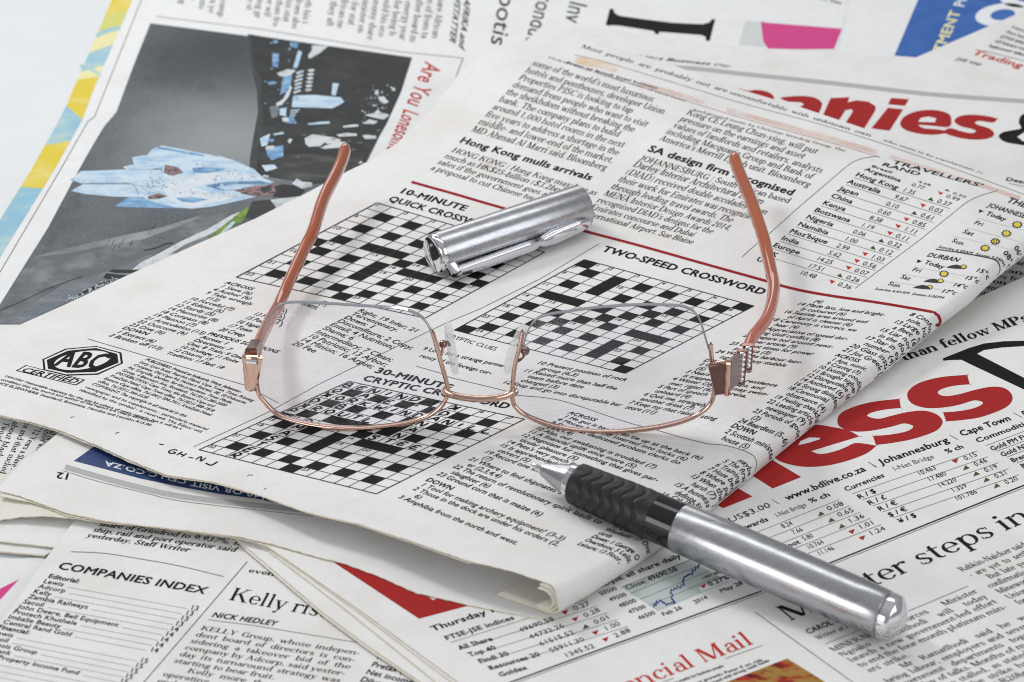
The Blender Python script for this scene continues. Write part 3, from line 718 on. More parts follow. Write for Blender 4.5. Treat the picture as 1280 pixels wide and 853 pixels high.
# columns of rotated text
lines = [gibber(26, rng) for _ in range(11)]
sA.block('body_text', 'soft_black', lines, K(1, 0, 945, -220)[0], K(1, 0, 868, 245)[0], K(1, 0, 425, -290)[0], K(1, 0, 345, 168)[0], 'serif', .66)
sA.block('body_text', 'soft_black', [gibber(26, rng) for _ in range(7)], K(1, 0, 300, -310)[0], K(1, 0, 225, 152)[0], K(1, 0, 20, -350)[0], K(1, 0, -60, 112)[0], 'serif', .66)
sA.block('body_text', 'soft_black', [gibber(26, rng) for _ in range(6)], K(0, 0, 1165, -380)[0], K(0, 0, 1085, 86)[0], K(0, 0, 915, -400)[0], K(0, 0, 835, 62)[0], 'serif', .66)
sA.block('byline', 'black', ['stephan HOFSTATTER', 'READ wa AFRIKA and'], K(1, 0, 1020, -240)[0], K(1, 0, 965, 205)[0], K(1, 0, 1064, -210)[0], K(1, 0, 1010, 245)[0], 'bold', -.62)
sA.line('headline', 'brightred', 'Are You', (531.5, 77), (508, 130), (20.5, 7), 'sans'); sA.line('headline', 'brightred', 'Lonesome', (505.5, 136), (483, 187.5), (18.5, 6.5), 'sans')
sA.line('headline', 'black', 'nepotis', K(1, 0, 1245, -160)[0], K(1, 0, 1168, 222)[0], (20, 5), 'bigsans')
sA.line('headline', 'black', 'conduc', K(2, 0, 135, -35)[0], K(2, 0, 64, 215)[0], (20, 5), 'bigsans')
sA.line('headline', 'black', 'Inv', K(2, 0, 290, 2)[0], K(2, 0, 262, 106)[0], (22, 5), 'bigsans')
sA.poly('headline', 'black', K(2, 0, 488, 44, 505, 47, 512, 66, 535, 80, 640, 95, 800, 115, 950, 122, 985, 112, 995, 97, 1013, 98, 985, 206, 965, 203, 966, 186, 945, 176, 735, 160, 730, 172, 715, 172, 706, 156, 540, 130, 500, 127, 480, 130, 467, 125), 12, .05)
sA.poly('advert_panel', 'lightgrey', K(2, 0, 1165, 103, 1242, 112, 1252, 190, 1275, 238, 1130, 224), 12, .04)
sA.poly('advert_panel', 'pink', [(951, 27.5), (960, 28.8), (1052.5, 36.3), (1042.5, 61.5), (1000, 62), (960, 61), (954, 52)], 12, .05)
sA.block('body_text', 'soft_black', [gibber(20, rng) for _ in range(4)], K(2, 0, 1320, -60)[0], K(3, 0, 390, 30)[0], K(2, 0, 1290, -170)[0], K(3, 0, 410, -80)[0], 'sans', -.5)
# the part that shows again below the crossword page
jl = ['for all its glory', 'winner with', '"12 Years a Slave', 'ca and that sucked', 'about blacks and', 'Twitter in the']
jl = ['or all', 'winner will', '"12 Years a Slave', 'ca and that sucked', 'about black a', 'T and it was']
Zj = lambda *a: Z(0, 500, 4.2667, *a)
for tx, a, b in [('nor all of it', (300, 110), (230, 240)), ('winner will', (248, 140), (190, 275)), ('"12 Years a Slave -', (196, 145), (48, 372)), ('ca and that sucked', (135, 118), (-2, 392)), ('about black as a', (72, 115), (-60, 380)), ('Two of them', (22, 118), (-60, 300))]:
    sA.line('body_text', 'black', tx, Zj(*a)[0], Zj(*b)[0], (7.5, 1.6), 'serif')
sA.finish()

# ================================================================== NEWSPAPER WITH THE BLUE ADVERTISEMENT (far right)
tB = thing('newspaper', at_z([(1180, 20)], 0)[0], 'newspaper page with a blue advertisement panel, at the far right behind the others', 'newspaper', 'newspapers spread over the table')
sB = Sheet(1.0, tB)
sB.slab('front_sheet', [(1066, -60), (1052, 0), (1040, 100), (1330, 140), (1420, 60), (1420, -60)], M['paper_cool'], 0.8, 20)
sB.poly('advert_panel', 'blue', K(3, 0, 775, -110, 748, 0, 640, 255, 600, 340, 1000, 400, 1300, 250, 1300, -110), 14, .04)
sB.line('advert_text', 'paleyellow', 'INVESTMENT', K(3, 0, 800, 425)[0], K(3, 0, 962, 58)[0], (-13, -2), 'bold', lift=.07)
sB.line('advert_text', 'white_ink', 'POWER', K(3, 0, 975, 38)[0], K(3, 0, 1050, -120)[0], (-13, -2), 'bold', lift=.07)
for (cx_, cy_) in ((1165, 75), (1290, -18)):
    o_ = [(cx_ + 132 * math.cos(a), cy_ + 56 * math.sin(a) - 12 * math.cos(a)) for a in np.linspace(0, 2 * math.pi, 36, endpoint=False)]
    i_ = [(cx_ + 5 + 62 * math.cos(a), cy_ + 27 * math.sin(a) - 6 * math.cos(a)) for a in np.linspace(0, 2 * math.pi, 36, endpoint=False)]
    P_ = sB.to3(K(3, 0, *[c for q in o_ + i_ for c in q]), .07)
    sB.mb('advert_text', 'white_ink').add(P_, [(k, (k + 1) % 36, 36 + (k + 1) % 36, 36 + k) for k in range(36)])
sB.finish()

# ================================================================== NEWSPAPER "COMPANIES &" (upper right)
tC = thing('newspaper', at_z([(1150, 200)], 1.3)[0], 'newspaper with a big red slanted heading and black ampersand, at the upper right', 'newspaper', 'newspapers spread over the table')
sC = Sheet(2.7, tC)
sC.slab('front_sheet', [(685, 25), (650, 58), (655, 90), (760, 250), (900, 420), (1300, 440), (1420, 420), (1420, -60), (1280, 14), (1145, 72), (1118, 70), (1045, 65.5), (930, 60), (800, 43)], M['paper'], 1.2, 14)
sC.line('page_header', 'soft_black', '29 MAY 2014', K(2, 0, 480, 268)[0], K(2, 0, 745, 302)[0], (1.6, -3), 'medium', .25)
sC.line('page_header', 'black', 'Business', K(2, 0, 765, 303)[0], K(2, 0, 985, 326)[0], (1.8, -3.2), 'bold', .25)
sC.line('page_header', 'soft_black', 'Day', K(2, 0, 1000, 328)[0], K(2, 0, 1085, 336)[0], (1.8, -3.2), 'light', .25)
sC.rule('header_rule', 'grey', spline(Z(800, 60, 5.333, 20, 108, 120, 122, 400, 142, 700, 176, 1280, 236) + K(3, 0, 800, 470, 1276, 506, 1400, 516)), 5.2)
C0 = lambda *a: K(3, 0, *a)
HD = 'heading_letter'
sC.poly(HD + '#1', 'red', spline(Z(800, 60, 5.333, 600, 268, 650, 271, 720, 286, 770, 281, 830, 288, 882, 312, 892, 345, 860, 400, 700, 430, 560, 420, 620, 330), 4, True), 10)
sC.poly(HD + '#2', 'red', spline(Z(800, 60, 5.333, 938, 340, 1000, 325, 1080, 321, 1160, 331, 1206, 358, 1212, 388, 1190, 440, 1160, 505, 1060, 505, 950, 470, 930, 430, 980, 402, 1075, 392), 4, True), 10)
sC.poly('heading_counter', 'bare', Z(800, 60, 5.333, 948, 372, 1000, 362, 1075, 366, 1092, 378, 1075, 391, 1010, 386), 10, .09)
sC.poly(HD + '#3', 'red', C0(312, 490, 405, 486, 398, 512, 440, 501, 500, 508, 536, 530, 535, 552, 480, 641, 375, 631, 424, 556, 414, 545, 386, 551, 350, 606, 262, 602), 10)
sC.poly(HD + '#4', 'red', C0(598, 538, 674, 546, 606, 653, 515, 641), 10)
sC.poly('heading_dot', 'red', C0(614, 489, 703, 496, 682, 529, 598, 521), 10)
sC.poly(HD + '#5', 'red', spline(C0(660, 612, 680, 582, 740, 556, 820, 549, 890, 563, 913, 590, 902, 633, 820, 628, 752, 624, 775, 640, 830, 645, 880, 652, 905, 662, 905, 662, 840, 672, 770, 670, 700, 655, 665, 634), 4, True), 10)
sC.poly('heading_counter', 'bare', C0(748, 609, 762, 590, 800, 583, 838, 592, 832, 612), 10, .09)
sC.poly(HD + '#6', 'red', spline(C0(1145, 592, 1145, 592, 1120, 612, 1060, 604, 1032, 610, 1045, 623, 1100, 640, 1126, 664, 1115, 685, 1060, 697, 980, 693, 900, 673, 878, 655, 910, 640, 960, 655, 1010, 665, 1036, 657, 1020, 645, 960, 630, 930, 608, 945, 585, 1000, 573, 1080, 578), 4, True), 10)
sC.poly('ampersand', 'black', spline(C0(1150, 682, 1172, 660, 1230, 648, 1262, 640, 1250, 610, 1266, 574, 1330, 556, 1400, 580, 1390, 620, 1340, 640, 1420, 690, 1460, 720, 1360, 735, 1250, 722, 1180, 708), 4, True), 10)
sC.poly('heading_counter', 'bare', C0(1242, 684, 1278, 661, 1320, 676, 1318, 704, 1270, 706), 10, .09)
sC.line('subheading', 'black', 'Dealers', Z(1000, 130, 4.571, 1172, 438)[0], Z(1000, 130, 4.571, 1360, 470)[0], (2.2, -4), 'bold')
sC.rule('rule_line', 'thin', Z(1000, 130, 4.571, 1190, 455, 1400, 495), .6)
sC.line('headline', 'brightred', 'Trading in', K(3, 0, 1012, 270)[0], K(3, 0, 1340, 365)[0], (4, -6), 'bold', .2)
sC.line('subheading', 'soft_black', 'JSE top', K(3, 0, 935, 300)[0], K(3, 0, 1060, 328)[0], (2, -3.4), 'medium', .2)
for k in range(5):
    sC.line('body_text', 'soft_black', gibber(18 + 2 * k, rng), K(3, 0, 1100 + 28 * k, 236 - 24 * k)[0], K(3, 0, 1420, 318 - 26 * k)[0], (2.2, -3.6), 'sans')
for k in range(4):
    sC.rule('rule_line', 'thin', K(3, 0, 1070 + 34 * k, 254 - 26 * k, 1400, 335 - 26 * k), .7)
sC.poly('fold_shade_patch', 'grey', [(1190, 420), (1225, 330), (1330, 300), (1330, 420)], 14, .03)  # grey patch painted in for the shade under the crossword fold
for tx, a, b in [('stand', (1246, 339), (1288, 346)), ('res for', (1240, 347), (1279, 353)), ('on to', (1240, 354), (1276, 360)), ('company', (1222, 360), (1270, 367)), ('Motoshi', (1216, 367), (1265, 374)), ('and a', (1270, 331), (1300, 336))]:
    sC.line('body_text', 'black', tx, a, b, (2.6, -5.4), 'serifbold')
sC.finish()

# ================================================================== NEWSPAPER "COMPANIES INDEX" (bottom left)
tE = thing('newspaper', at_z([(230, 770)], 0)[0], 'newspaper page with a companies index and serif headline, at the front left', 'newspaper', 'newspapers spread over the table')
sE = Sheet(TPS([(92, 652, 2.9), (0, 779, 2.7), (-100, 940, 2.6), (340, 690, 1.6), (572, 852, 1.6), (200, 760, 2.2), (450, 700, 1.6), (115, 620, 2.8), (720, 940, 1.6), (250, 900, 2.1)]), tE)
sE.slab('front_sheet', [(92, 652), (60, 695), (0, 779), (-60, 860), (-100, 940), (720, 940), (560, 780), (450, 700), (340, 640), (115, 618)], M['paper'], 0.35, 12)
E0 = lambda *a: K(0, 3, *a)
E1 = lambda *a: K(1, 3, *a)
sE.block('body_text', 'black', ['Rail company has increased its', 'share of Grindrod to 9.937%, the', 'ship, rail and port operator said', 'yesterday. Staff Writer'], E0(522, 42)[0], E0(1272, 146)[0], E0(430, 126)[0], E0(1178, 236)[0], 'serifbold', .70)
sE.rule('rule_line', 'thin', spline(E0(355, 200, 520, 208, 700, 236, 900, 272, 1120, 325)), .8)
sE.line('headline', 'black', 'COMPANIES INDEX', E0(282, 284)[0], E0(1020, 412)[0], (6, -8.2), 'bold', .06)
rows = ['*Editorial:', 'Lewis', 'Adcorp', 'Kelly', 'Zambia Railways', 'Sacoil', 'John Deere, Bell Equipment', 'Protech Khuthele', 'Imbalie Beauty', 'Central Rand Gold', '*Financial:', 'Lewis', 'Sacoil', 'Rebosis Group', 'Nedbank', 'Vukile Property Income Fund', 'Sasfin', 'Grindrod', 'Hyprop']
pages = [None] + [13] * 4 + [14] * 5 + [None] + [15] * 9
for k, rname in enumerate(rows):
    base = np.array([237 - 25.2 * k, 330 + 25.4 * k]); vec = np.array([778, 140 + .9 * k])
    P = lambda u: E0(*(base + vec * u))[0]
    b = rname.startswith('*'); nm = rname.lstrip('*')
    f = 'bold' if b else 'sans'
    wd = layout(nm, f)[2] * (0.0365 if b else 0.0385)
    sE.line('index_list', 'black', nm, P(0), P(wd), (3.2, -4.9), f, .05)
    if pages[k]:
        sE.line('index_list', 'black', str(pages[k]), P(.945), P(1.0), (2.6, -5.8), 'sans', 0)
        u = wd + .03; mbd = sE.mb('leader_dots', 'soft_black')
        while u < .93:
            q = sE.to3([P(u), P(u + .006), (P(u + .006)[0] + .5, P(u + .006)[1] - .7), (P(u)[0] + .5, P(u)[1] - .7)], .05)
            mbd.add(q, [(0, 1, 2, 3)]); u += .0125
sE.rule('rule_line', 'soft_black', E0(1236, 250, 980, 550, 720, 852, 640, 945), .9)
sE.line('subheading', 'black', 'even', E0(1240, 303)[0], E0(1370, 322)[0], (3, -5), 'serifbold')
sE.line('headline', 'black', 'Kelly rises', (285, 750), (424, 776), (8.5, -15.5), 'serifhead')
sE.line('byline', 'black', 'NICK HEDLEY', (263.7, 771.3), (344, 782.8), (4.4, -5.8), 'bold', .05)
sE.rule('rule_line', 'thin', [(260, 775), (319, 782.5), (461, 806)], .7)
sE.block('body_text', 'black', ['KELLY Group, whose indepen-', 'dent board of directors is con-', 'sidering a takeover bid of the', 'company by Adcorp, said yester-', 'day its turnaround strategy was', 'starting to bear fruit.', '   Kelly more than doubled its', 'operating profit for the half', 'ended March, it said, as new', 'contracts were won and costs', 'fell across its staffing units'],
         (250, 787.5), (449, 819.5), (181, 871), (386, 908), 'serif', .64, just=[5, 10])
sE.block('body_text', 'black', ['Revenue (Rm)', 'Pretax (loss)', 'Net income', 'Diluted HEPS', 'Dividend'], E1(600, 735)[0], E1(880, 800)[0], E1(490, 885)[0], E1(770, 950)[0], 'medium', .62)
sE.finish()

# ================================================================== LOOSE SHEETS (left edge, under the crossword newspaper)
tH = thing('newspaper', at_z([(10, 700)], 0)[0], 'folded newspaper with thick page edges and a magenta corner, at the left edge', 'newspaper', 'newspapers spread over the table')
sH = Sheet(0.45, tH)
sH.slab('lower_sheet', [(-80, 706), (0, 699), (52, 697), (130, 720), (60, 800), (0, 880), (-80, 900)], M['paper_cool'], 0.4, 14)
sH.poly('advert_panel', 'pink', E0(95, 338, 0, 440, -300, 700, -300, 520, 0, 385), 12, .04)
sH.finish()
sH2 = Sheet(2.1, tH)
sH2.slab('upper_sheet', ragged([(-80, 640), (0, 640), (80, 640), (120, 650), (78, 686), (60, 683), (0, 676.5), (-80, 668)], .25, 4, rng), M['paper'], 0.35, 8, M['cream'])
sH3 = Sheet(1.3, tH)
sH3.slab('inner_page', [(-80, 676), (0, 689), (56, 694), (84, 680), (60, 660), (-80, 650)], M['paper'], 0.5, 8, M['cream'])

# ================================================================== NEWSPAPER WITH THE RED MASTHEAD (right)
tD = thing('newspaper', at_z([(1050, 700)], 2.7)[0], 'thick newspaper with a red masthead and market tables, lying under the pen', 'newspaper', 'newspapers spread over the table')
sD = Sheet(4.2, tD)
polyD = [(337, 684.5), (270, 655), (640, 560), (1000, 450), (1219.5, 373.4), (1280, 346), (1420, 285), (1420, 960), (705, 960), (572, 852), (455, 766)]
sD.slab('front_sheet', polyD, M['paper'], 0.3, 14, M['cream'])
for z, th, edge_ in [(3.78, .36, [(333, 682.5), (450, 766), (566, 853), (690, 962)]), (3.34, .40, [(325, 680.5), (438, 766), (546, 853), (664, 962)]), (2.86, .44, [(305, 681.5), (318, 692), (402, 764), (457, 805), (527, 853), (645, 964)]), (2.36, .30, [(310, 690), (404, 770), (459, 811), (526, 856), (640, 966)])]:
    s_ = Sheet(z, tD)
    ed = edge_[::-1] if False else edge_
    s_.slab('inner_page', [(270, 650), (640, 566), (1219, 378), (1420, 296), (1420, 960)] + edge_jitter(ed[::-1], .12, 6), M['paper'], th, 24, M['cream'])
D2 = lambda *a: K(3, 2, *a)
D3 = lambda *a: K(3, 3, *a)
D9 = lambda *a: Z(900, 560, 5.333, *a)
D4 = lambda *a: Z(480, 660, 4.2667, *a)
D7 = lambda *a: Z(700, 690, 5.333, *a)
D6 = lambda *a: K(2, 3, *a)
def curve(pts, closed=True): return spline(pts, 5, closed)
MH = 'masthead'
sD.poly('masthead_letter#1', 'red', curve(D2(993, 163, 993, 163, 1005, 210, 1005, 210, 930, 217, 870, 232, 845, 252, 880, 269, 950, 260, 1040, 236, 1120, 222, 1180, 230, 1213, 258, 1217, 290, 1190, 322, 1130, 350, 1050, 376, 960, 389, 888, 395, 888, 395, 873, 350, 873, 350, 950, 344, 1030, 328, 1072, 303, 1030, 290, 960, 310, 880, 325, 790, 328, 725, 310, 697, 280, 699, 245, 740, 210, 800, 188, 880, 172)), 9)
sD.poly('masthead_letter#2', 'red', curve(D2(655, 283, 655, 283, 662, 328, 662, 328, 590, 335, 520, 350, 495, 368, 550, 382, 620, 366, 700, 348, 780, 342, 840, 360, 868, 388, 866, 412, 840, 440, 780, 465, 700, 488, 600, 505, 538, 512, 538, 512, 523, 467, 523, 467, 600, 462, 690, 445, 724, 420, 680, 405, 620, 420, 540, 437, 460, 446, 400, 440, 355, 418, 346, 385, 365, 353, 420, 325, 500, 302, 580, 290)), 9)
eo = D2(455, 470, 455, 470, 330, 508, 215, 543, 215, 543, 262, 558, 330, 545, 385, 525, 430, 504, 480, 506, 540, 517, 540, 517, 490, 555, 400, 590, 300, 614, 200, 622, 120, 612, 50, 588, 20, 540, 60, 480, 150, 425, 240, 412, 330, 425, 400, 440)
sD.poly('masthead_letter#3', 'red', curve(eo), 9)
sD.poly('masthead_counter', 'white_ink', D2(150, 515, 162, 494, 205, 476, 258, 478, 260, 484, 205, 502), 9, .08)
sD.poly('masthead_letter#4', 'red', [(965.9, 575.6), (1001.6, 596.6), (965.9, 610.9), (939.7, 594.4), (905, 570), (935, 555)], 9)
sD.poly('masthead_letter#5', 'red', [(921.9, 610.3), (940.6, 621), (904, 635.6), (880, 622), (850, 600), (890, 590)], 9)
sD.poly('masthead_letter#6', 'red', E1(385, 250, 440, 287, 815, 535, 1080, 465, 1000, 435, 930, 425, 885, 442, 825, 398, 700, 280), 9)
Dm = lambda *a: Z(880, 426, 3.2, *a)
sD.poly('masthead_letter#7', 'black', Dm(955, 72, 1010, 50, 1060, 30, 1120, 12, 1200, 3, 1285, 1, 1400, 14, 1400, 40, 1285, 22, 1190, 28, 1120, 38, 1092, 53, 1285, 152, 1440, 232, 1440, 280, 1285, 198, 1062, 93, 1030, 77, 985, 78, 958, 81), 9)
sD.line('teaser_line', 'black', 'other than fellow MPs', (1072, 470.5), (1289, 400.5), (-8.5, -9), 'serifbold')
sD.line('web_address', 'black', 'www.bdlive.co.za', D9(452, 352)[0], D9(978, 152)[0], (-6, -6), 'bold')
sD.line('dateline', 'black', 'US$3.00', D9(70, 500)[0], D9(345, 392)[0], (-5, -5.4), 'light')
for a, b in [((345, 345), (395, 375)), ((990, 97), (1045, 128))]: sD.rule('rule_line', 'thin', D9(*a, *b), .7)
sD.line('dateline', 'black', 'Johannesburg', D2(568, 611)[0], D2(906, 497)[0], (-5.6, -6), 'bold')
sD.line('dateline', 'black', 'Cape Town', D2(968, 470)[0], D2(1216, 388)[0], (-5.6, -6), 'bold')
for a, b in [((500, 597), (540, 625)), ((903, 462), (948, 487)), ((1222, 352), (1268, 376))]: sD.rule('rule_line', 'thin', D2(*a, *b), .7)
sD.line('dateline', 'black', 'Durban', D2(1280, 372)[0], D2(1430, 322)[0], (-5.6, -6), 'bold')
UT = (-4.4, -4.6)
TB = 'market_table'
def table_rows(f, labels, vals, chg, l0, l1, v0, v1, c0, c1, t0, step, rl, rr, dirs, lf='bold'):
    for k in range(len(vals)):
        o = np.array(step) * k
        if labels and labels[k]:
            sD.line(TB, 'black', labels[k], f(*(np.array(l0[0:2]) + o))[0], f(*(np.array(l0[0:2]) + o + np.array(l1) * layout(labels[k], lf)[2]))[0], UT, lf)
        if vals[k]:
            V1 = np.array(v1); wv = np.linalg.norm(V1)
            n = layout(vals[k], 'light')[2]
            sD.line(TB, 'black', vals[k], f(*(np.array(v0) + o + V1 - V1 * n / 5.2))[0], f(*(np.array(v0) + o + V1))[0], UT, 'light')
        if chg:
            sD.line(TB, 'black', chg[k], f(*(np.array(c0) + o))[0], f(*(np.array(c0) + o + np.array(c1)))[0], UT, 'light')
            sD.tri('arrow_mark', f(*(np.array(t0) + o))[0], dirs[k] == 'u', 'olive' if dirs[k] == 'u' else 'red', 9, 5.2, -.35)
        if rl is not None:
            a = np.array(rl) + o; b = np.array(rr) + o
            sD.rule('rule_line', 'thin', f(*a, *b), .55)
# currencies
sD.line(TB, 'black', 'Currencies', D9(842, 292)[0], D9(1102, 192)[0], UT, 'bold'); sD.line(TB, 'thin', 'I-Net Bridge', D2(632, 642)[0], D2(832, 577)[0], UT, 'light'); sD.line(TB, 'black', '% ch', D2(892, 556)[0], D2(980, 527)[0], UT, 'bold')
table_rows(D2, ['R / $', 'R / £', 'R / €', '$ / €', '¥ / $'], ['10.463', '17.480', '14.220', '1.359', '101.786'], ['0.15', '0.46', '0.19', '0.31', '0.20'],
           (455, 783), (29, -11.6), (725, 677), (118, -45), (985, 590), (62, -24), (935, 594), (51, 30), (420, 756), (1046, 541), 'duuuu')
# forwards
sD.line(TB, 'black', 'Forwards', D9(95, 572)[0], D9(328, 485)[0], UT, 'bold'); sD.line(TB, 'thin', 'I-Net Bridge', D9(382, 465)[0], D9(582, 388)[0], UT, 'light'); sD.line(TB, 'black', '% ch', D9(605, 370)[0], D9(742, 320)[0], UT, 'bold')
table_rows(D9, ['', '', 'Spot', '', ''], ['8.24', '7.66', '5.80', '10.764', '11.146'], ['0.08', '0.65', '1.36', '1.01', '1.24'],
           (300, 592), (36, -14), (350, 566), (140, -54), (725, 421), (106, -40), (672, 438), (69.5, 41.5), (140, 606), (795, 346), 'uuudd')
# commodities
sD.line(TB, 'black', 'Commodities', D2(1045, 502)[0], D2(1330, 400)[0], UT, 'bold')
for k, tx in enumerate(['Gold PM Fix', 'Gold NY', 'Brent crude', 'Platinum', 'Copper']):
    sD.line(TB, 'black', tx, D2(1118 + 51 * k, 543 + 29 * k)[0], D2(1118 + 51 * k + 24.5 * layout(tx, 'bold')[2], 543 + 29 * k - 9.2 * layout(tx, 'bold')[2])[0], UT, 'bold')
    sD.rule('rule_line', 'thin', D2(1087 + 51 * k, 516 + 29 * k, 1400 + 51 * k, 398 + 29 * k), .55)
# double rule
sD.rule('rule_line', 'black', D6(-60, 872, 300, 740, 700, 595, 1230, 403) + D3(275, 270, 600, 140, 950, 0, 1300, -140), 1.7)
sD.rule('rule_line', 'thin', D6(-60, 885, 300, 752, 700, 607, 1236, 414) + D3(300, 272, 610, 148, 962, 6, 1300, -128), .7)
# main headline and story
sD.line('headline', 'black', 'Minister steps in', D3(108, 549)[0], D3(1330, 36)[0], (-20, -16.5), 'serifhead')
sD.line('byline', 'black', 'CAROL PATON', D3(202, 613)[0], D3(470, 505)[0], (-5, -5.2), 'bold'); sD.line('byline', 'black', 'Writer at Large', D3(248, 642)[0], D3(478, 552)[0], (-4.6, -4.6), 'serif')
sD.rule('rule_line', 'thin', D3(285, 662, 560, 552), .7); sD.rule('rule_line', 'thin', D3(700, 498, 1000, 372), .7)
sD.block('body_text', 'black', ['MINERAL Resources Minister', 'Ngoako Ramatlhodi will today', 'launch a new government-led effort', 'to end the four-month platinum min-', "ers' strike.", '   Mr Ramatlhodi said he would', 'bring labour, employers and several', 'government departments together', 'in a day of talks. Months of mediated', 'talks have stalled, as stated by both', 'sides, and the strike has now cost', 'producers about R20bn in lost sales'],
         D3(330, 700)[0], D3(1056, 402)[0], D3(838, 992)[0], D3(1600, 694)[0], 'serif', .66, just=[4, 11])
sD.block('body_text', 'black', ['Rabkin-Naicker said the parties', '— are yet to settle the matter', '   But late yesterday the union', 'confirmation came from both', 'Mineworkers and Construction', 'Union (Amcu) leaders, who', 'for the first time in weeks', 'agreed to return to the table'],
         D3(972, 300)[0], D3(1480, 96)[0], D3(1304, 492)[0], D3(1820, 290)[0], 'serif', .66, just=[7])
sD.rule('rule_line', 'soft_black', D6(1215, 502, 1280, 548) + D3(120, 635, 420, 850, 560, 950), .8)
# Financial Mail advertisement
sD.line('advert_text', 'brightred', 'Financial Mail', D6(385, 975)[0], D6(1218, 657)[0], (-14, -15), 'serifhead')
sD.rule('rule_line', 'thin', D6(1065, 735, 1255, 668), .7); sD.rule('rule_line', 'thin', D6(700, 872, 810, 832), .7)
for k in range(2):
    sD.line('advert_text', 'soft_black', ['The new weekly for business people', "Let's have growth: Peter II on risk"][k], D6(760 + 70 * k, 880 + 16 * k)[0], D6(1060 + 195 * k, 775 - 30 * k)[0], (-2.6, -2.8), 'bold')
sD.line('advert_text', 'soft_black', 'continued with strong reads inside', D6(960, 878)[0], D6(1290, 748)[0], (-2.6, -2.8), 'bold')
M['photo_ochre'] = mat('photo_ochre', (0.36, 0.20, 0.05), 0.45, spec=0.10, noise=[(130, (0.40, 0.03, 0.02), 0.46, 0.62, (1, 2.5, 1)), (260, (0.03, 0.012, 0.006), 0.52, 0.68, (1, 2.5, 1))])
sD.poly('advert_picture', 'photo_ochre', [(885, 862), (984, 823.5), (1046, 862), (1046, 890), (885, 890)], 9, .05)
# indices table
sD.line('dateline', 'black', 'Thursday May 29 2014', D4(262, 553)[0], D4(975, 325)[0], (-5.2, -5.6), 'bold')
sD.line(TB, 'black', 'FTSE-JSE indices', D4(334, 601)[0], D4(700, 487)[0], UT, 'bold')
sD.line(TB, 'black', '% ch', D4(960, 405)[0], D4(1040, 378)[0], UT, 'bold')
table_rows(D4, ['All Share', 'Top 40', 'Findi 30', 'Resources 20', 'Goldex'], ['49690.58', '44732.26', '61515.52', '55911.30', '1345.52'], ['0.27', '0.28', '0.01', '1.00', '2.88'],
           (405, 652), (32.4, -9.3), (738, 556), (175, -62), (1020, 444), (84, -34), (967, 454), (54, 36), (355, 613), (1085, 382), 'dduddd')
# share chart
sD.line('chart_title', 'black', 'FTSE-JSE all share daily', D7(195, 268)[0], D7(812, 36)[0], UT, 'bold')
sD.poly('share_chart', 'chartgrey', D7(404, 234, 862, 52, 1120, 200, 655, 396), 9, .04)
for k in range(4): sD.rule('share_chart', 'thin', D7(410 + 62 * k, 238 + 40 * k, 868 + 62 * k, 56 + 37 * k), .6, lift=.06)
sD.line('chart_title', 'black', 'Close: 49690.58', D7(448, 257)[0], D7(790, 124)[0], UT, 'medium', lift=.07)
sD.rule('share_chart', 'chartblue', D7(625, 370, 632, 345, 640, 362, 645, 325, 655, 345, 665, 322, 680, 335, 700, 345, 712, 358, 722, 345, 735, 350, 745, 335, 752, 350, 762, 330, 770, 345, 742, 310, 752, 290, 735, 275, 745, 250, 755, 262, 762, 240, 775, 252, 785, 228, 800, 245, 812, 222, 830, 226, 818, 200, 828, 170, 850, 160, 862, 150, 880, 155, 885, 120, 900, 130, 905, 100, 915, 112, 930, 85), 2.1, step=40, lift=.075)
for k, tx in enumerate(['50500', '49500', '48500', '47500', '46500']):
    sD.line('chart_labels', 'black', tx, D7(275 + 64 * k, 293 + 40.5 * k)[0], D7(386 + 64 * k, 252 + 40.5 * k)[0], (-3.8, -4), 'sans')
for tx, a, b in [('Feb 26', (690, 430), (820, 380)), ('2014', (902, 349), (990, 312)), ('May 28', (1075, 276), (1225, 215))]: sD.line('chart_labels', 'black', tx, D7(*a)[0], D7(*b)[0], (-3.8, -4), 'sans')
sD.poly('chart_label_box', 'white_ink', D7(922, 243, 1120, 165, 1150, 185, 945, 268), 9, .1)
sD.tri('arrow_mark', D7(957, 235)[0], False, 'brightred', 8, 5, -.35, .13); sD.line('chart_labels', 'black', '0.27%', D7(1000, 233)[0], D7(1135, 180)[0], UT, 'bold', lift=.13)
sD.line('chart_labels', 'soft_black', 'I-NET BRIDGE', D7(955, 185)[0], D7(1120, 122)[0], (-2.4, -2.6), 'medium', lift=.07)
sD.finish()

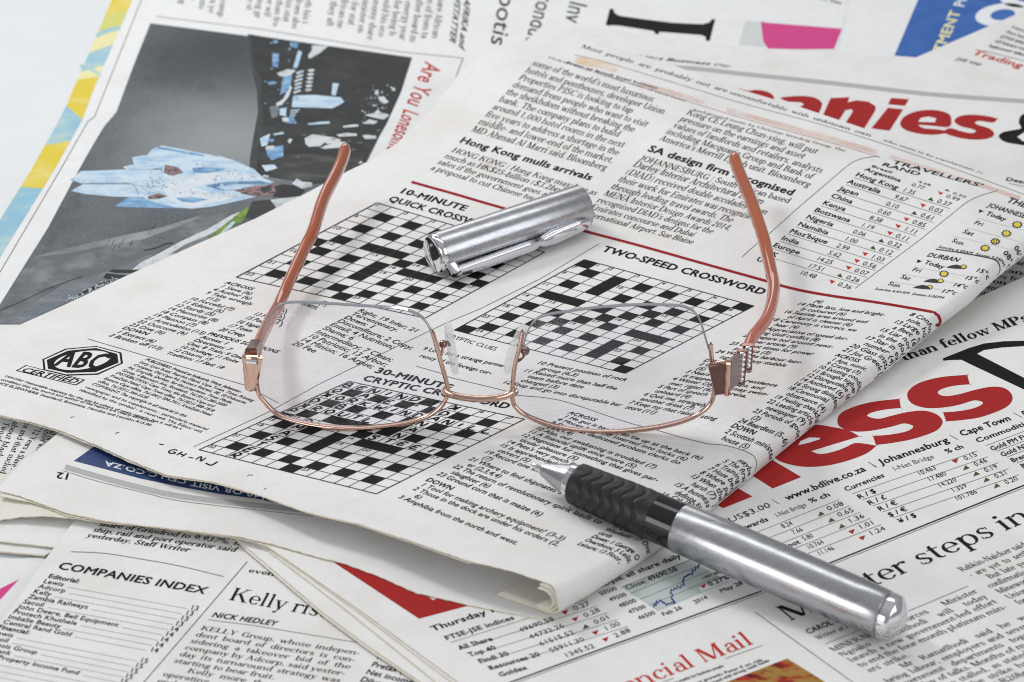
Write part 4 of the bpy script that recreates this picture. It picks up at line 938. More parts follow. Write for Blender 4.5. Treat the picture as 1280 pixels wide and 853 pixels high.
# ================================================================== FOLDED NEWSPAPER WITH THE CROSSWORDS (on top)
tG = thing('newspaper', at_z([(620, 470)], 5)[0], 'folded newspaper open at three crossword puzzles, on top of the other newspapers', 'newspaper', 'newspapers spread over the table')
def R_F(x): return np.interp(x, [690, 730, 790, 900, 1300], [4.5, 3.9, 3.0, 2.7, 2.7])
CONTACT = np.array([(560, 862), (640, 806), (697.5, 765.5), (735, 743), (800, 702.5), (884.5, 641), (960, 578), (1022.7, 527), (1110.5, 460.6), (1148, 429), (1180.7, 402), (1210.8, 379.5), (1241, 350.7), (1280, 319), (1340, 270), (1450, 180)], float)
def y_contact(x): return np.interp(x, CONTACT[:, 0], CONTACT[:, 1])
TOPZ = TPS([(471, 254, 11.5), (680, 316, 11.5), (295, 347, 7), (532, 396, 9.5), (942, 383, 12.5), (568, 413, 9.5), (781, 467, 11.5), (655, 524, 11.5), (249, 562, 7.5), (470, 617, 10.5),
            (515, 228, 12.5), (640, 262, 12.5), (780, 305, 13), (960, 352, 13.5), (1090, 378, 13.8), (640, 82, 21), (735, 102, 22), (815, 128, 22.5), (860, 140, 22.5), (1020, 190, 22.5), (1085, 215, 22), (1200, 240, 21.5), (1290, 260, 20),
            (590, 110, 17.5), (530, 170, 14), (440, 210, 9), (320, 275, 6), (160, 340, 4.5), (25, 406, 4), (-40, 440, 4), (0, 519, 5), (75, 537, 6), (160, 574, 7), (265, 602, 8.5), (382, 640, 11), (517, 677, 13), (640, 715, 13.4), (694, 736, 13.4),
            (740, 715, 12.3), (800, 670, 10.2), (835, 650, 9.8), (890, 600, 9.8), (960, 540, 10), (1030, 485, 10.6), (1110, 430, 12), (1180, 375, 14.5), (1280, 295, 18), (1340, 250, 19), (860, 540, 11.2), (980, 450, 12),
            (700, 62, 17.5), (840, 92, 17.5), (1000, 140, 17.5), (1180, 205, 17), (1290, 245, 17), (1000, 400, 12.8), (800, 200, 18), (1000, 260, 18.5), (1150, 300, 19)])
def foldband(px):
    t = y_contact(px[:, 0]) - px[:, 1]
    rf = R_F(px[:, 0])
    lim = 3.8 * rf * math.sqrt(2) * (1 + math.sin(math.radians(45)))
    q = np.clip(t / (3.8 * rf * math.sqrt(2)) - 1, -1, 1)
    th = np.radians(45) + np.arcsin(q)
    return t, np.where(t < lim, th, math.pi / 2)
class FoldSheet(Sheet):
    def warp(s, px):
        px = px.copy()
        t = y_contact(px[:, 0]) - px[:, 1]
        rf = R_F(px[:, 0])
        a = 2.414 * rf - t / 3.8
        m = a > 0
        th = np.maximum(math.pi / 2 - a / rf, -math.pi / 4)
        a2 = rf * np.cos(th); z2 = rf * (1 + np.sin(th))
        px[:, 0] += np.where(m, 3.66 * (a2 - a), 0)
        px[:, 1] += np.where(m, 1.0 * (a2 - a) - 3.83 * (z2 - 2 * rf), 0)
        return px
    def to3(s, px, lift=0.0, raw=False):
        px = np.asarray(px, float).reshape(-1, 2)
        if not raw: px = s.warp(px)
        t, th = foldband(px)
        rf = R_F(px[:, 0]); z = TOPZ(px) - rf + rf * np.sin(th)
        P = at_z(px, z)
        n = np.c_[0.85 * np.cos(th), -0.52 * np.cos(th), np.sin(th)]
        return P + n * lift
sG = FoldSheet(lambda px: TOPZ(px), tG)
front = [(0, 518.8), (42.6, 528.3), (75, 538), (120, 556), (160.5, 574.7), (208, 593.5), (265.8, 602.3), (320, 617.3), (382.5, 640), (450, 655.5), (517.5, 677.5), (585, 701), (640, 714), (682.5, 728), (690, 731)]
back = [(1300, 243), (1280, 238), (1180, 199), (1090, 164), (1000, 134), (915, 109), (840, 81), (780, 64), (740, 53), (705, 49), (668, 57), (640, 60), (612, 64), (600, 68), (585, 82), (571, 98), (538, 138), (515, 161), (495.5, 180), (458, 203), (435, 214), (380, 243), (320, 273), (240, 308), (160, 344), (90, 377), (25, 406), (-60, 442)]
rim = [(694, 737), (698, 752), (698.2, 764.5)]
cont = [tuple(p) for p in densify([tuple(c) for c in CONTACT if c[0] > 697.6 and c[0] < 1341], 6, False)]
polyG = [(-60, 506)] + edge_jitter(front, .45, 3.2) + rim + cont + [(1340, 262)] + back
_raw = sG.to3
class RawG(FoldSheet):
    def to3(s, px, lift=0.0): return FoldSheet.to3(s, px, lift, raw=True)
rG = RawG(lambda px: TOPZ(px), tG)
rG.slab('front_page', polyG, M['paper'], 0.28, 4.6, M['cream'])
# second leaf just under it, a little proud of the deckled front edge
class LeafG(FoldSheet):
    def to3(s, px, lift=0.0):
        px = np.asarray(px, float).reshape(-1, 2)
        return at_z(px, TOPZ(px) - s.dz)
lG = LeafG(lambda px: TOPZ(px), tG); lG.dz = 0.5
leaf = [(-60, 507)] + [(x, y + 1.6 + 0.9 * math.sin(x * .013)) for x, y in edge_jitter(front[:-3], .5, 3.2)] + [(655, 700), (600, 640), (300, 560), (100, 500), (-60, 470)]
lG.slab('inner_page', leaf, M['paper'], 0.25, 8, M['cream'])

# the fold itself: leaves that turn round the spine
pts = densify([tuple(c) for c in CONTACT if c[0] > 690 and c[0] < 1341], 14, False)
NH = np.array([0.85, -0.52, 0])
th45 = -math.pi / 4
RA = R_F(pts[:, 0])
ztop = TOPZ(pts)
zc = ztop - RA
Psil = at_z(pts, zc + RA * math.sin(th45))
AX = Psil - RA[:, None] * (math.cos(th45) * NH[None] + math.sin(th45) * np.array([[0, 0, 1.0]]))
def turned_leaf(name, dr, th, start, m, top=24, bottom=30, a0=90, a1=-90):
    def profile(r):
        prof = []
        if top: prof.append((-top, r))
        for a in np.linspace(math.radians(a0), math.radians(a1), 16): prof.append((r * math.cos(a), r * math.sin(a)))
        if bottom: prof.append((-bottom, -r))
        return prof
    ax = AX.copy(); d = ax[1] - ax[0]; d /= np.linalg.norm(d); ax[0] = ax[0] + d * start
    V = []; W = []
    for c, rk in zip(ax, RA):
        V += [c + NH * a + np.array([0, 0, z]) for (a, z) in profile(rk - dr)]
        W += [c + NH * a + np.array([0, 0, z]) for (a, z) in profile(rk - dr - th)]
    V = np.array(V); W = np.array(W); nv = len(V); n = nv // len(ax)
    F = []
    for k in range(len(ax) - 1):
        for i in range(n - 1):
            a = k * n + i
            F.append((a, a + 1, a + n + 1, a + n)); F.append((nv + a, nv + a + n, nv + a + n + 1, nv + a + 1))
    for i in range(n - 1): F.append((i, nv + i, nv + i + 1, i + 1))
    sm = [True] * (len(F) - n + 1) + [False] * (n - 1)
    o = mesh_obj(name, np.r_[V, W], F, [M['cream_page'], m], tG, sm)
    if len(o.data.polygons) == len(F):
        for i in range(len(F) - n + 1, len(F)): o.data.polygons[i].material_index = 1
turned_leaf('inner_page', 0.46, 0.26, 1.8, M['cream'], 1.5, 2)
turned_leaf('inner_page', 0.88, 0.26, -0.6, M['cream'], 1.5, 2)
turned_leaf('inner_page', 1.30, 0.26, 1.2, M['cream'], 1.5, 2)
turned_leaf('inner_page', 1.70, 0.22, -1.2, M['cream'], 1.5, 2)
turned_leaf('fold_spine', 0.04, 0.22, 0.0, M['cream'], 0, 14, -38, -90)

# the lower half of the fold, with the blue band
BOTZ = TPS([(690, 771, 4.5), (600, 750, 4.6), (430, 700, 4.7), (330, 680, 4.8), (200, 660, 5.0), (60, 628, 5.4), (-40, 600, 5.2), (75, 540, 4.2), (250, 590, 4.6), (350, 640, 4.7), (620, 720, 4.6), (900, 560, 4.7), (1100, 420, 5.5), (500, 500, 3.6), (300, 450, 3.2)])
sF = Sheet(BOTZ, tG)
polyF = [(75, 540), (40, 566), (0, 607), (-60, 660)]
low = [(-60, 602), (0, 613.6), (25, 620), (52, 630), (83, 641), (125, 650), (170, 656), (230, 662.5), (300, 671), (340, 680), (400, 697), (430, 704), (470, 719), (520, 741), (590, 757), (640, 767), (672, 772.5), (684, 772)]
polyF = [(75, 540), (30, 573), (0, 598), (-60, 650)][:1] + [(40, 566), (-60, 598)][:0] + [(30, 576), (0, 607)] + edge_jitter(low[1:], .4, 3.4) + [(760, 700), (700, 640), (400, 590), (180, 500)]
sF.slab('back_page', polyF, M['paper'], 0.28, 7, M['cream'])
sF2 = Sheet(lambda px: BOTZ(px) - 0.5, tG)
low2 = [(0, 620), (40, 628), (85, 645), (130, 651.5), (200, 660), (300, 673), (400, 699.5), (470, 721), (520, 743), (590, 759), (640, 769)]
sF2.slab('back_page', [(20, 590)] + edge_jitter(low2, .7, 3.2) + [(640, 740), (400, 660), (120, 560)], M['cream_page'], 0.25, 8, M['cream'])
CURL = TPS([(0, 640, 3.2), (60, 646, 4.6), (130, 652, 4.2), (-60, 640, 3.0), (60, 600, 4.3), (0, 600, 4.3), (200, 640, 4.2)])
sF3 = Sheet(lambda px: np.minimum(CURL(px), BOTZ(px) - .9), tG)
sF3.slab('back_page', [(-60, 590)] + edge_jitter([(-60, 660), (0, 650), (28, 646), (60, 645), (95, 648.5), (135, 654)], .6, 2.6) + [(230, 660), (200, 600)], M['cream_page'], 0.25, 6, M['cream'])
F0 = lambda *a: K(0, 2, *a)
sF.poly('advert_band', 'navy', F0(368, 592, 480, 512, 520, 480, 640, 520, 900, 620, 1276, 700, 1400, 760, 1400, 806, 1276, 780, 1100, 758, 900, 722, 700, 680, 550, 640), 8, .04)
sF.rule('header_rule', 'grey', spline(F0(325, 622, 490, 670, 700, 725, 900, 768, 1276, 814, 1700, 858, 1800, 880)), 6.6)
sF.rule('rule_line', 'thin', spline(F0(312, 640, 480, 692, 700, 746, 900, 792, 1276, 836, 1560, 868)), .6)
Hn = spline(F0(1330, 772, 1276, 752, 1000, 703, 870, 672, 700, 634, 525, 592), 10)
def curved_text(S, part, m, text, path, U, font, lift=.07):
    V, F, wd = layout(text, font)
    d = np.r_[0, np.cumsum(np.linalg.norm(np.diff(path, axis=0), axis=1))]
    u = V[:, 0] / wd * d[-1]
    px = np.c_[np.interp(u, d, path[:, 0]), np.interp(u, d, path[:, 1])] + np.array(U) * V[:, 1:]
    P = S.to3(px, S.lift(lift)); S.jig(P, F); S.mb(part, m).add(P, F)
curved_text(sF, 'advert_text', 'white_ink', '140 OR VISIT CELLC.CO.ZA', Hn, (-1.6, 5.6), 'bold')
sF.line('page_number', 'black', '12', F0(356, 658)[0], F0(285, 648)[0], (-2.4, 7.4), 'bold')
sF.finish()

# ---------------------------------------------------------------- printing on the crossword page
BT = 'body_text'
G2 = lambda *a: K(2, 0, *a)
sG.line('headline', 'black', 'Emaar to launch hotel business', G2(268, 316)[0], G2(722, 446)[0], (2.2, -2.4), 'bold')
sG.line(BT, 'black', 'DUBAI | Emaar Hospitality, owner of some hotel', G2(178, 290)[0], G2(862, 508)[0], (1.6, -2), 'serif')
sG.block(BT, 'black', ["some of the world's most luxurious", 'hotels and penthouses, developer Union', 'Properties PJSC is looking to tap', 'demand from people who want to visit', 'the sheikhdom without breaking the', 'bank. The company plans to build', 'around 1,000 hotel rooms in the next', 'five years to address a shortage in the', 'middle- and lower-end of the market,', 'MD Ahmad Al Marri said. Bloomberg'],
         (663.8, 81.5), (836.5, 134), (588.3, 164.3), (768, 217), 'serif', .72, ref=1)
sG.line('headline', 'black', 'Hong Kong mulls arrivals', (573.3, 178), (737.8, 226), (6.2, -6.6), 'heavy')
sG.block(BT, 'black', ['HONG KONG | Hong Kong may lose as', 'much as HK$25-billion ($3.2bn) in', 'sales if the government goes ahead with', 'a proposal to cut Chinese tourists.'], (563.3, 190), (745, 245), (537, 212), (717, 267), 'serif', .72, ref=2)
sG.line(BT, 'black', 'background music by Christian Smedvig Group. The', (866, 138.5), (1056, 190), (2.2, -2.4), 'serif')
sG.block(BT, 'black', ['Kong CE Leung Chun-ying, will put', 'pressure on the earnings and asset', 'values of landlords and retailers, analysts', 'including Macquarie Group and Bank of', "America's Merrill Lynch unit. Bloomberg"], (857, 143), (1043, 200), (823, 175), (1009, 234), 'serif', .72, ref=2)
sG.line('headline', 'black', 'SA design firm recognised', (808.5, 188.8), (990, 245), (6, -6.9), 'heavy')
sG.line(BT, 'black', 'JOHANNESBURG | South African based', (798.5, 200.2), (985.2, 254.7), (5.4, -6), 'serif')
sG.block(BT, 'black', ['Darley Interior Architectural Design', '(DIAD) received double accolades when', 'their work for Emirates was recognised', 'through leading travel awards. The', 'MENA Interior Design Awards 2014,', "recognised DIAD's designs for the", 'Emirates concourse and Dubai', 'International Airport. Sue Blaine'], (790, 208.2), (964, 259.5), (728.5, 269), (891, 313), 'serif', .72, ref=2)
sG.rule('red_rule', 'rule_red', spline([(514.4, 227.8), (567, 242.5), (619.7, 257.9), (720, 286.3), (800, 307.5), (880, 330), (960, 352.3), (976.3, 357.3), (1005, 364.2), (1042.8, 370.7), (1095.4, 378.3), (1140.6, 385.8), (1185, 394), (1215, 401), (1240, 407)]), 3.2)
sG.rule('rule_line', 'thin', [(1055, 211), (1051.5, 214), (1000, 258), (962.5, 291.7), (947, 304), (927, 322)], .75)
sG.rule('rule_line', 'thin', spline([(1098, 195.4), (1080, 198), (1066, 203), (1055, 211)]), .75)
sG.rule('rule_line', 'thin', [(1207, 254), (1150, 300), (1069, 360.7)], .75); sG.rule('rule_line', 'thin', spline([(1248, 238.5), (1235, 242), (1220, 247), (1207, 254)]), .75)
# tinted band near the top edge
sG.line('quotation', 'black', 'Most  people  are  probably  not  are', (725.5, 59.5), (908, 116), (2.4, -4.2), 'serif', .2)
sG.line('quotation', 'black', 'uncomfortable  with  unknown  own', (911, 117), (1088, 171.5), (2.2, -3.6), 'serif', .2)
sG.line('quotation', 'black', 'who seem to be comfortable to', (1103, 176), (1228, 218), (1.6, -2.2), 'serif', .2)
sG.rule('rule_line', 'thin', spline([(718, 69), (760, 79), (840, 103), (930, 130), (1040, 160), (1150, 196), (1290, 247)]), .6)
sG.poly('tint_band', 'amber', G2(320, 290, 380, 288, 440, 300, 528, 335, 520, 362, 420, 338, 318, 316), 6, .035)
sG.rule('tint_band', 'blush', spline([(800, 104.5), (880, 127.5)]), 5); sG.rule('tint_band', 'blush', spline([(908, 137), (950, 149), (1000, 163), (1050, 177), (1096, 190.5)]), 5.6)
sG.rule('tint_band', 'blush', spline([(1112, 196), (1170, 214), (1230, 233), (1275, 248)]), 4.8)
sG.rule('rule_line', 'rule_red', spline([(770, 99), (830, 117.5), (930, 148.5), (1040, 179), (1100, 197)]), .5)
# puzzle titles
sG.line('puzzle_title', 'black', '10-MINUTE', (497, 240.6), (580.8, 264.2), (6.4, -5.8), 'heavy'); sG.line('puzzle_title', 'black', 'QUICK CROSSWORD', (484, 251), (622, 290), (6.4, -5.8), 'heavy')
sG.line('puzzle_title', 'black', 'TWO-SPEED CROSSWORD', (751, 314), (953.5, 369), (7, -6.4), 'heavy')
sG.line('puzzle_title', 'black', '30-MINUTE', (466.7, 465.6), (562, 488), (6.6, -6), 'heavy'); sG.line('puzzle_title', 'black', 'CRYPTIC CROSSWORD', (451.7, 475.6), (634, 511.5), (6.6, -6), 'heavy')
# crosswords
P1 = '''......#......
.#.#.#.#.#.#.
.............
.#.#.#.#.#.#.
.......#.....
.#.###.#.#.#.
#.....#.....#
.#.#.#.###.#.
.....#.......
.#.#.#.#.#.#.
.............
.#.#.#.#.#.#.
......#......'''.split('\n')
P2 = '''#...........#
.#.#.#.#.#.#.
...#.........
.#.#.#.#.#.#.
........#....
.###.#.#.#.#.
......#......
.#.#.#.#.###.
....#........
.#.#.#.#.#.#.
.........#...
.#.#.#.#.#.#.
#...........#'''.split('\n')
LET = {'A': [[(0, 0), (.45, 1), (.9, 0)], [(.2, .4), (.7, .4)]], 'B': [[(0, 0), (0, 1), (.5, .95), (.55, .6), (.05, .5), (.65, .4), (.6, 0), (0, 0)]], 'C': [[(.8, .85), (.4, 1), (.05, .5), (.3, 0), (.8, .1)]],
       'D': [[(0, 0), (0, 1), (.6, .8), (.65, .25), (0, 0)]], 'E': [[(.75, .9), (.2, .95), (.05, .5), (.1, .05), (.75, .1)], [(.1, .5), (.6, .55)]], 'H': [[(0, 0), (.05, 1)], [(.7, 0), (.75, 1)], [(0, .5), (.7, .5)]],
       'I': [[(.4, 0), (.45, .9)]], 'J': [[(.7, 1), (.7, .2), (.4, 0), (0, .2)]], 'K': [[(0, 0), (.05, 1)], [(.7, 1), (.1, .5), (.8, 0)]], 'L': [[(.05, 1), (0, 0), (.75, .05)]], 'M': [[(0, 0), (.1, 1), (.45, .4), (.8, 1), (.9, 0)]],
       'N': [[(0, 0), (.05, 1), (.7, 0), (.75, 1)]], 'O': [[(.4, 1), (.05, .6), (.3, 0), (.75, .4), (.4, 1)]], 'P': [[(0, 0), (.05, 1), (.6, .9), (.6, .5), (.05, .45)]], 'R': [[(0, 0), (.05, 1), (.6, .9), (.55, .5), (.05, .45), (.75, 0)]],
       'S': [[(.75, .85), (.4, 1), (.1, .75), (.65, .35), (.4, 0), (0, .15)]], 'T': [[(.4, 0), (.4, 1)], [(0, .95), (.8, 1)]], 'U': [[(0, 1), (.05, .2), (.4, 0), (.7, .2), (.75, 1)]], 'W': [[(0, 1), (.2, 0), (.45, .6), (.7, 0), (.95, 1)]],
       'X': [[(0, 0), (.8, 1)], [(0, 1), (.8, 0)], [(.1, .3), (.8, .5)], [(.3, .9), (.5, .1)]], 'Z': [[(0, .9), (.7, 1), (0, .05), (.8, .1)]], 'G': [[(.8, .85), (.4, 1), (.05, .5), (.3, 0), (.8, .1), (.8, .45), (.5, .45)]], '-': [[(0, .45), (.7, .5)]]}
def hand(S, part, ch, H, x, y, s, wd, r):
    """a handwritten capital in page units: x, y = lower left corner"""
    for stroke_ in LET.get(ch, []):
        q = spline([(x + (a + r.uniform(-.05, .05)) * s, y - (b + r.uniform(-.06, .06)) * s) for a, b in stroke_], 4)
        d = np.gradient(q, axis=0); d /= np.linalg.norm(d, axis=1)[:, None] + 1e-9
        n = np.c_[-d[:, 1], d[:, 0]]; k = len(q)
        ww = (wd * (0.75 + 0.5 * np.abs(np.sin(np.linspace(0.4, 2.6, k)))))[:, None]
        P = S.to3(H(np.r_[q + n * ww / 2, q - n * ww / 2]), S.lift(.075))
        S.mb(part, 'black').add(P, [(i, i + 1, k + i + 1, k + i) for i in range(k - 1)])
def crossword(S, quad, pat, part, written=None, seed=1):
    Hh = hom(quad); H = lambda uv: Hh(np.asarray(uv, float).reshape(-1, 2) / 13.0)
    mbl = S.mb(part, 'soft_black'); mbk = S.mb(part + '/black_squares', 'soft_blackest')
    L = S.lift(.05)
    for k in range(14):
        for o in (0, 1):
            u = np.linspace(0, 13, 27); h = .034 if 0 < k < 13 else .055
            a = np.c_[u, np.full(27, k - h)]; b = np.c_[u, np.full(27, k + h)]
            if o: a = a[:, ::-1]; b = b[:, ::-1]
            P = S.to3(H(np.r_[a, b]), L + .004 * o)
            mbl.add(P, [(i, i + 1, 28 + i, 27 + i) for i in range(26)])
    num = 1
    blk = lambda r, c: not (0 <= r < 13 and 0 <= c < 13) or pat[r][c] == '#'
    for r in range(13):
        for c in range(13):
            if pat[r][c] == '#':
                g = [(c + i / 2, r + j / 2) for j in range(3) for i in range(3)]
                mbk.add(S.to3(H(g), .062), [(j * 3 + i, j * 3 + i + 1, j * 3 + i + 4, j * 3 + i + 3) for j in range(2) for i in range(2)])
            elif (blk(r, c - 1) and not blk(r, c + 1)) or (blk(r - 1, c) and not blk(r + 1, c)):
                V, F, wd = layout(str(num), 'medium')
                S.mb(part + '/clue_numbers', 'soft_black').add(S.to3(H(np.c_[c + .07 + V[:, 0] * .34, r + .42 - V[:, 1] * .33]), .058), F); num += 1
    if written:
        rr = random.Random(seed)
        for (r, c, word, dr, dc) in written:
            for k, ch in enumerate(word):
                if ch != ' ': hand(S, part + '/handwriting', ch, H, c + dc * k + .2 + rr.uniform(-.05, .08), r + dr * k + .84 + rr.uniform(-.05, .06), .62, .125, rr)
M['soft_blackest'] = ink('puzzle_black_ink', (0.014, 0.014, 0.014), 0.7)
crossword(sG, [(471.4, 253.9), (680.7, 315.7), (531.5, 398), (295.5, 347)], P1, 'crossword_grid#1')
crossword(sG, [(730.6, 324.8), (942.3, 382.8), (781.2, 467.1), (568, 413)], P2, 'crossword_grid#2')
crossword(sG, [(436.5, 477), (655.6, 524.3), (470.5, 617.7), (248.9, 562.6)], P1, 'crossword_grid#3',
          [(0, 0, 'BENIND', 0, 1), (1, 0, 'OXDX', 1, 0), (2, 1, 'ORKWIN', 0, 1), (1, 2, 'A', 0, 1), (1, 4, 'E', 0, 1), (4, 1, 'ROUT', 0, 1), (3, 2, 'B', 0, 1), (2, 7, 'DANILL', 0, 1), (1, 8, 'D', 0, 1), (0, 8, 'X', 0, 1), (3, 8, 'N', 0, 1), (4, 8, 'AN', 1, 0), (4, 5, 'L', 0, 1), (5, 6, 'L', 0, 1), (6, 7, 'STEEI', 0, 1), (5, 0, 'P', 0, 1), (6, 2, 'RMASTER', 1, 0)], 3)
# clues under the quick crossword
C1 = lambda *a: Z(100, 340, 5.333, *a)
CT = 'clue_text'
sG.block(CT, 'black', ['*ACROSS', ' 1 Sieve (6)', ' 4 Author (6)', ' 9 Take wrongly', '     (13)', '10 Forceful (7)', '11 Edition (5)', '12 Sturdy (5)', '14 Memorise (8)', '18 Compass (8)', '19 Platoon (7)', '21 Articulation (13)', '22 Outcome (6)', '23 Dive (6)', '*DOWN', ' 1 Extract (6)', ' 2 Broken off (13)'],
         (280, 354.5), (353, 373.5), (132.3, 419.6), (207, 440), 'sans', .66, ref=11)
sG.block(CT, 'black', ['13 Pom', '15 Pool', '16 Vapid', '17 Town', '20 Creep'], (315, 393.5), (345, 401.5), (272, 413.2), (303, 421.5), 'sans', .66, ref=4)
sG.block(CT, 'black', ['*PREVIOUS SOLUTIONS', '*Across: 1', 'Directness; 7', 'One; 8 Train; 9 One', '10 Privilege; 11 Finite', '12 Disarm; 15', 'Tradition; 17 Bad; 18'], (258.4, 418.4), (331, 438), (206.5, 442.4), (277, 461.5), 'sans', .66, ref=6)
sG.block(CT, 'black', ['Right; 19 Infer; 21', 'Tercentenary.', '*Down: 1', 'Discomfiture; 2 Copy;', 'Entail; 4 Nutrition;', 'Shame; 6', 'Intermediary; 7 Clean;', '10 Patriotic; 13 Arbor;', '14 Minion; 16 Argue;', '20 Fee'], (446, 389.3), (520, 416.5), (363.8, 430.4), (441, 461), 'sans', .76, ref=0)
sG.block(CT, 'black', ['(6)', '(5)', '(7)'], (347, 389), (358.5, 392.5), (340, 404), (353, 408), 'sans', .8)
sG.line(CT, 'black', 'ment', (376, 381), (395, 387.5), (4.6, -4.8), 'sans'); sG.line(CT, 'black', '(7)', (398, 380.5), (408, 383), (4.6, -4.6), 'sans')
sG.rule('rule_line', 'thin', [(109.4, 423.8), (205, 452), (305.3, 481.6), (347.7, 504)], .8)
sG.rule('rule_line', 'thin', [(242, 559), (303, 530.5), (337, 514.8), (400, 480), (470, 446), (560, 403), (600, 386.5), (676, 348.5), (749, 305)], .75)
# audit bureau mark
A0 = lambda *a: Z(0, 430, 5.333, *a)
o1 = A0(282, 104, 436, 33, 640, 15, 810, 59, 820, 131, 652, 207, 436, 213, 290, 178); o2 = A0(296, 107, 445, 40, 640, 22, 796, 64, 805, 130, 648, 199, 440, 205, 304, 173)
o3 = A0(312, 110, 452, 48, 640, 30, 782, 70, 790, 128, 640, 190, 446, 196, 320, 168)
sG.poly('audit_mark', 'black', o1, 4, .04); sG.poly('audit_mark', 'bare', o2, 4, .075); sG.poly('audit_mark', 'black', o3, 4, .11)
el_ = [(549 + 184 * math.cos(a) - 40 * math.sin(a), 113 + 64 * math.sin(a) - 12 * math.cos(a)) for a in np.linspace(0, 2 * math.pi, 40, endpoint=False)]
sG.poly('audit_mark', 'bare', A0(*[c for q in el_ for c in q]), 4, .145)
sG.line('audit_mark', 'black', 'ABC', A0(362, 146)[0], A0(676, 176)[0], (15, -18.5), 'heavy', lift=.18)
sG.poly('audit_mark', 'black', A0(104, 180, 172, 143, 570, 241, 506, 278), 4, .04); sG.poly('audit_mark', 'bare', A0(120, 180, 176, 149, 553, 243, 502, 273), 4, .075)
sG.line('audit_mark', 'black', 'CERTIFIED', A0(134, 185)[0], A0(502, 267)[0], (8, -4.4), 'heavy', lift=.11)
# imprint
sG.block('imprint', 'soft_black', ['*PUBLISHERS: Printed at Industria West, Johannes-', 'burg. Lynn Road, Paarden Eiland, Cape Town. Times Printing', 'Company, Old Cape Rd, Hunters Retreat, PE. 18 Osbourne', 'Rd, Greyville, Durban, for the proprietor, Times Media', 'Group, 4 Biermann Ave, Rosebank. Tel (011) 280-3000', 'DISTRIBUTION: Cape Town, the Eastern Cape and', 'KwaZulu-Natal: Cape Town office, Tel (021) 488-1818', 'Eastern Cape office, Tel (041) 504-7911. KwaZulu-Natal', 'office, Tel (031) 366-5538', 'COPYRIGHT: The copyright in all material in this'],
         (180.6, 450.4), (322, 499), (113.8, 481), (258, 531), 'sans', .62, ref=1)
for tx, a, b in [('newspaper and its supplements - particularly material', (106, 485), (258.6, 538.4)), ('identified by the symbol - is reserved. The Editor will', (98.5, 488.5), (251, 541.5)), ('consider reasonable requests for the use by others of news reports, but it will be a', (5.6, 471), (226, 537.5)),
                 ('condition that the source and author of the report are clearly attributed.', (0, 475.5), (192.5, 529)), ('PRICE ELSEWHERE: Swaziland, Botswana, Namibia and Lesotho R15.00', (-9, 478.5), (187.5, 533))]:
    sG.line('imprint', 'soft_black', tx, a, b, (3.2, -2.3), 'sans')
# handwritten notes in the margin
Hs = lambda x, y, ux, uy, vx, vy: (lambda uv: np.array([[x + a * ux + (1 - b) * vx * -1 + vx * 0, y + a * uy] for a, b in np.asarray(uv).reshape(-1, 2)]) if False else np.array([[x + a * ux + (-b) * vx, y + a * uy + (-b) * vy] for a, b in np.asarray(uv, float).reshape(-1, 2)]))
rh = random.Random(9)
for ch, x, y, s in [('-', 196, 557, 8), ('G', 209, 565.5, 9), ('H', 220.5, 569.5, 9), ('-', 233, 573.5, 8), ('N', 244.5, 575, 9), ('J', 256, 580, 11)]:
    hand(sG, 'handwriting', ch, Hs(x, y, s, s * .32, s * .75, -s * .5), 0, 0, 1.0, .17, rh)
for p in ([(144, 543), (146, 541.4), (149, 541)], [(309, 595.5), (312, 594), (316, 594.6)], [(330, 612), (333, 610.5)], [(88, 522.5), (93, 521)]): sG.rule('handwriting', 'soft_black', spline(p), .8)
# cryptic clues between the grids
sG.line(CT, 'black', 'CRYPTIC CLUES', (556, 421), (618.5, 439), (4.6, -3.8), 'light')
sG.line(CT, 'black', ' 9 Look for a strange perme-', (525, 437), (630, 460), (4.6, -3.8), 'sans'); sG.line(CT, 'black', 'rency of the foreign cur-', (523, 446.5), (613, 468.8), (4.6, -3.8), 'sans')
sG.rule('rule_line', 'thin', [(520, 458), (550, 466.5), (562, 472), (639.5, 490.8)], .7)
R6 = lambda *a: Z(640, 430, 5.333, *a)
sG.block(CT, 'black', ['10 Present position of rock', '     group (6,3)', '11 Raised more than half the', '     team before date', '     changed (3)', '12 Stop and go into disreputable bar'], R6(158, 132)[0], R6(752, 250)[0], R6(-72, 262)[0], R6(522, 380)[0], 'sans', .68, ref=0)
sG.rule('rule_line', 'thin', spline(R6(40, 345, 200, 358, 330, 380, 480, 426, 640, 482, 810, 536, 950, 572, 1150, 630, 1275, 660) + Z(860, 480, 5.333, 120, 400, 250, 412, 380, 450, 450, 490, 500, 535)), .75)
sG.block(CT, 'black', ['*DOWN', ' 2 Cider orchards', '   (5)', ' 3 Nears where the residence', '   is trapped by old ups, and', ' 4 Winter Olympics may swim-', '   mer, right? (6) the arena,', ' 5 Part of speech', '   unheard (4)', ' 6 Quit me, strangely', '   another drink (7)', ' 7 Keep my rhat raising sting', '   store (11)'], R6(1271, 117)[0], R6(1890, 208)[0], R6(707, 422)[0], R6(1330, 548)[0], 'sans', .68, ref=3)
sG.block(CT, 'black', ['*ACROSS', ' 1 He got it back in to tie up at the back (6)', ' 4 Money held and inserted into locks (6)', ' 9 Dine with dedicated probate clerks do', '   (4,4,1,4)', '10 Alas, our awakening is troubled (7)', '11 A financial uplift once more (5)', '12 Negotiate for something that gives par-', '   ticular pleasure (5)', "14 Pete's very much in debt today (5)", '15 Is apprehended by the re-', '   ceivers (5)', '19 Record one shot in a story', '   (7)', '21 Where to find shipmates suffer-', '   er (2,3,4,4)', '22 The return of revolutionary spirit leads to', '   slaughter (6)', '23 Ground corn that is maize (6)'],
         (709, 517), (859, 563), (544.7, 593.6), (697, 655), 'sans', .7, ref=5)
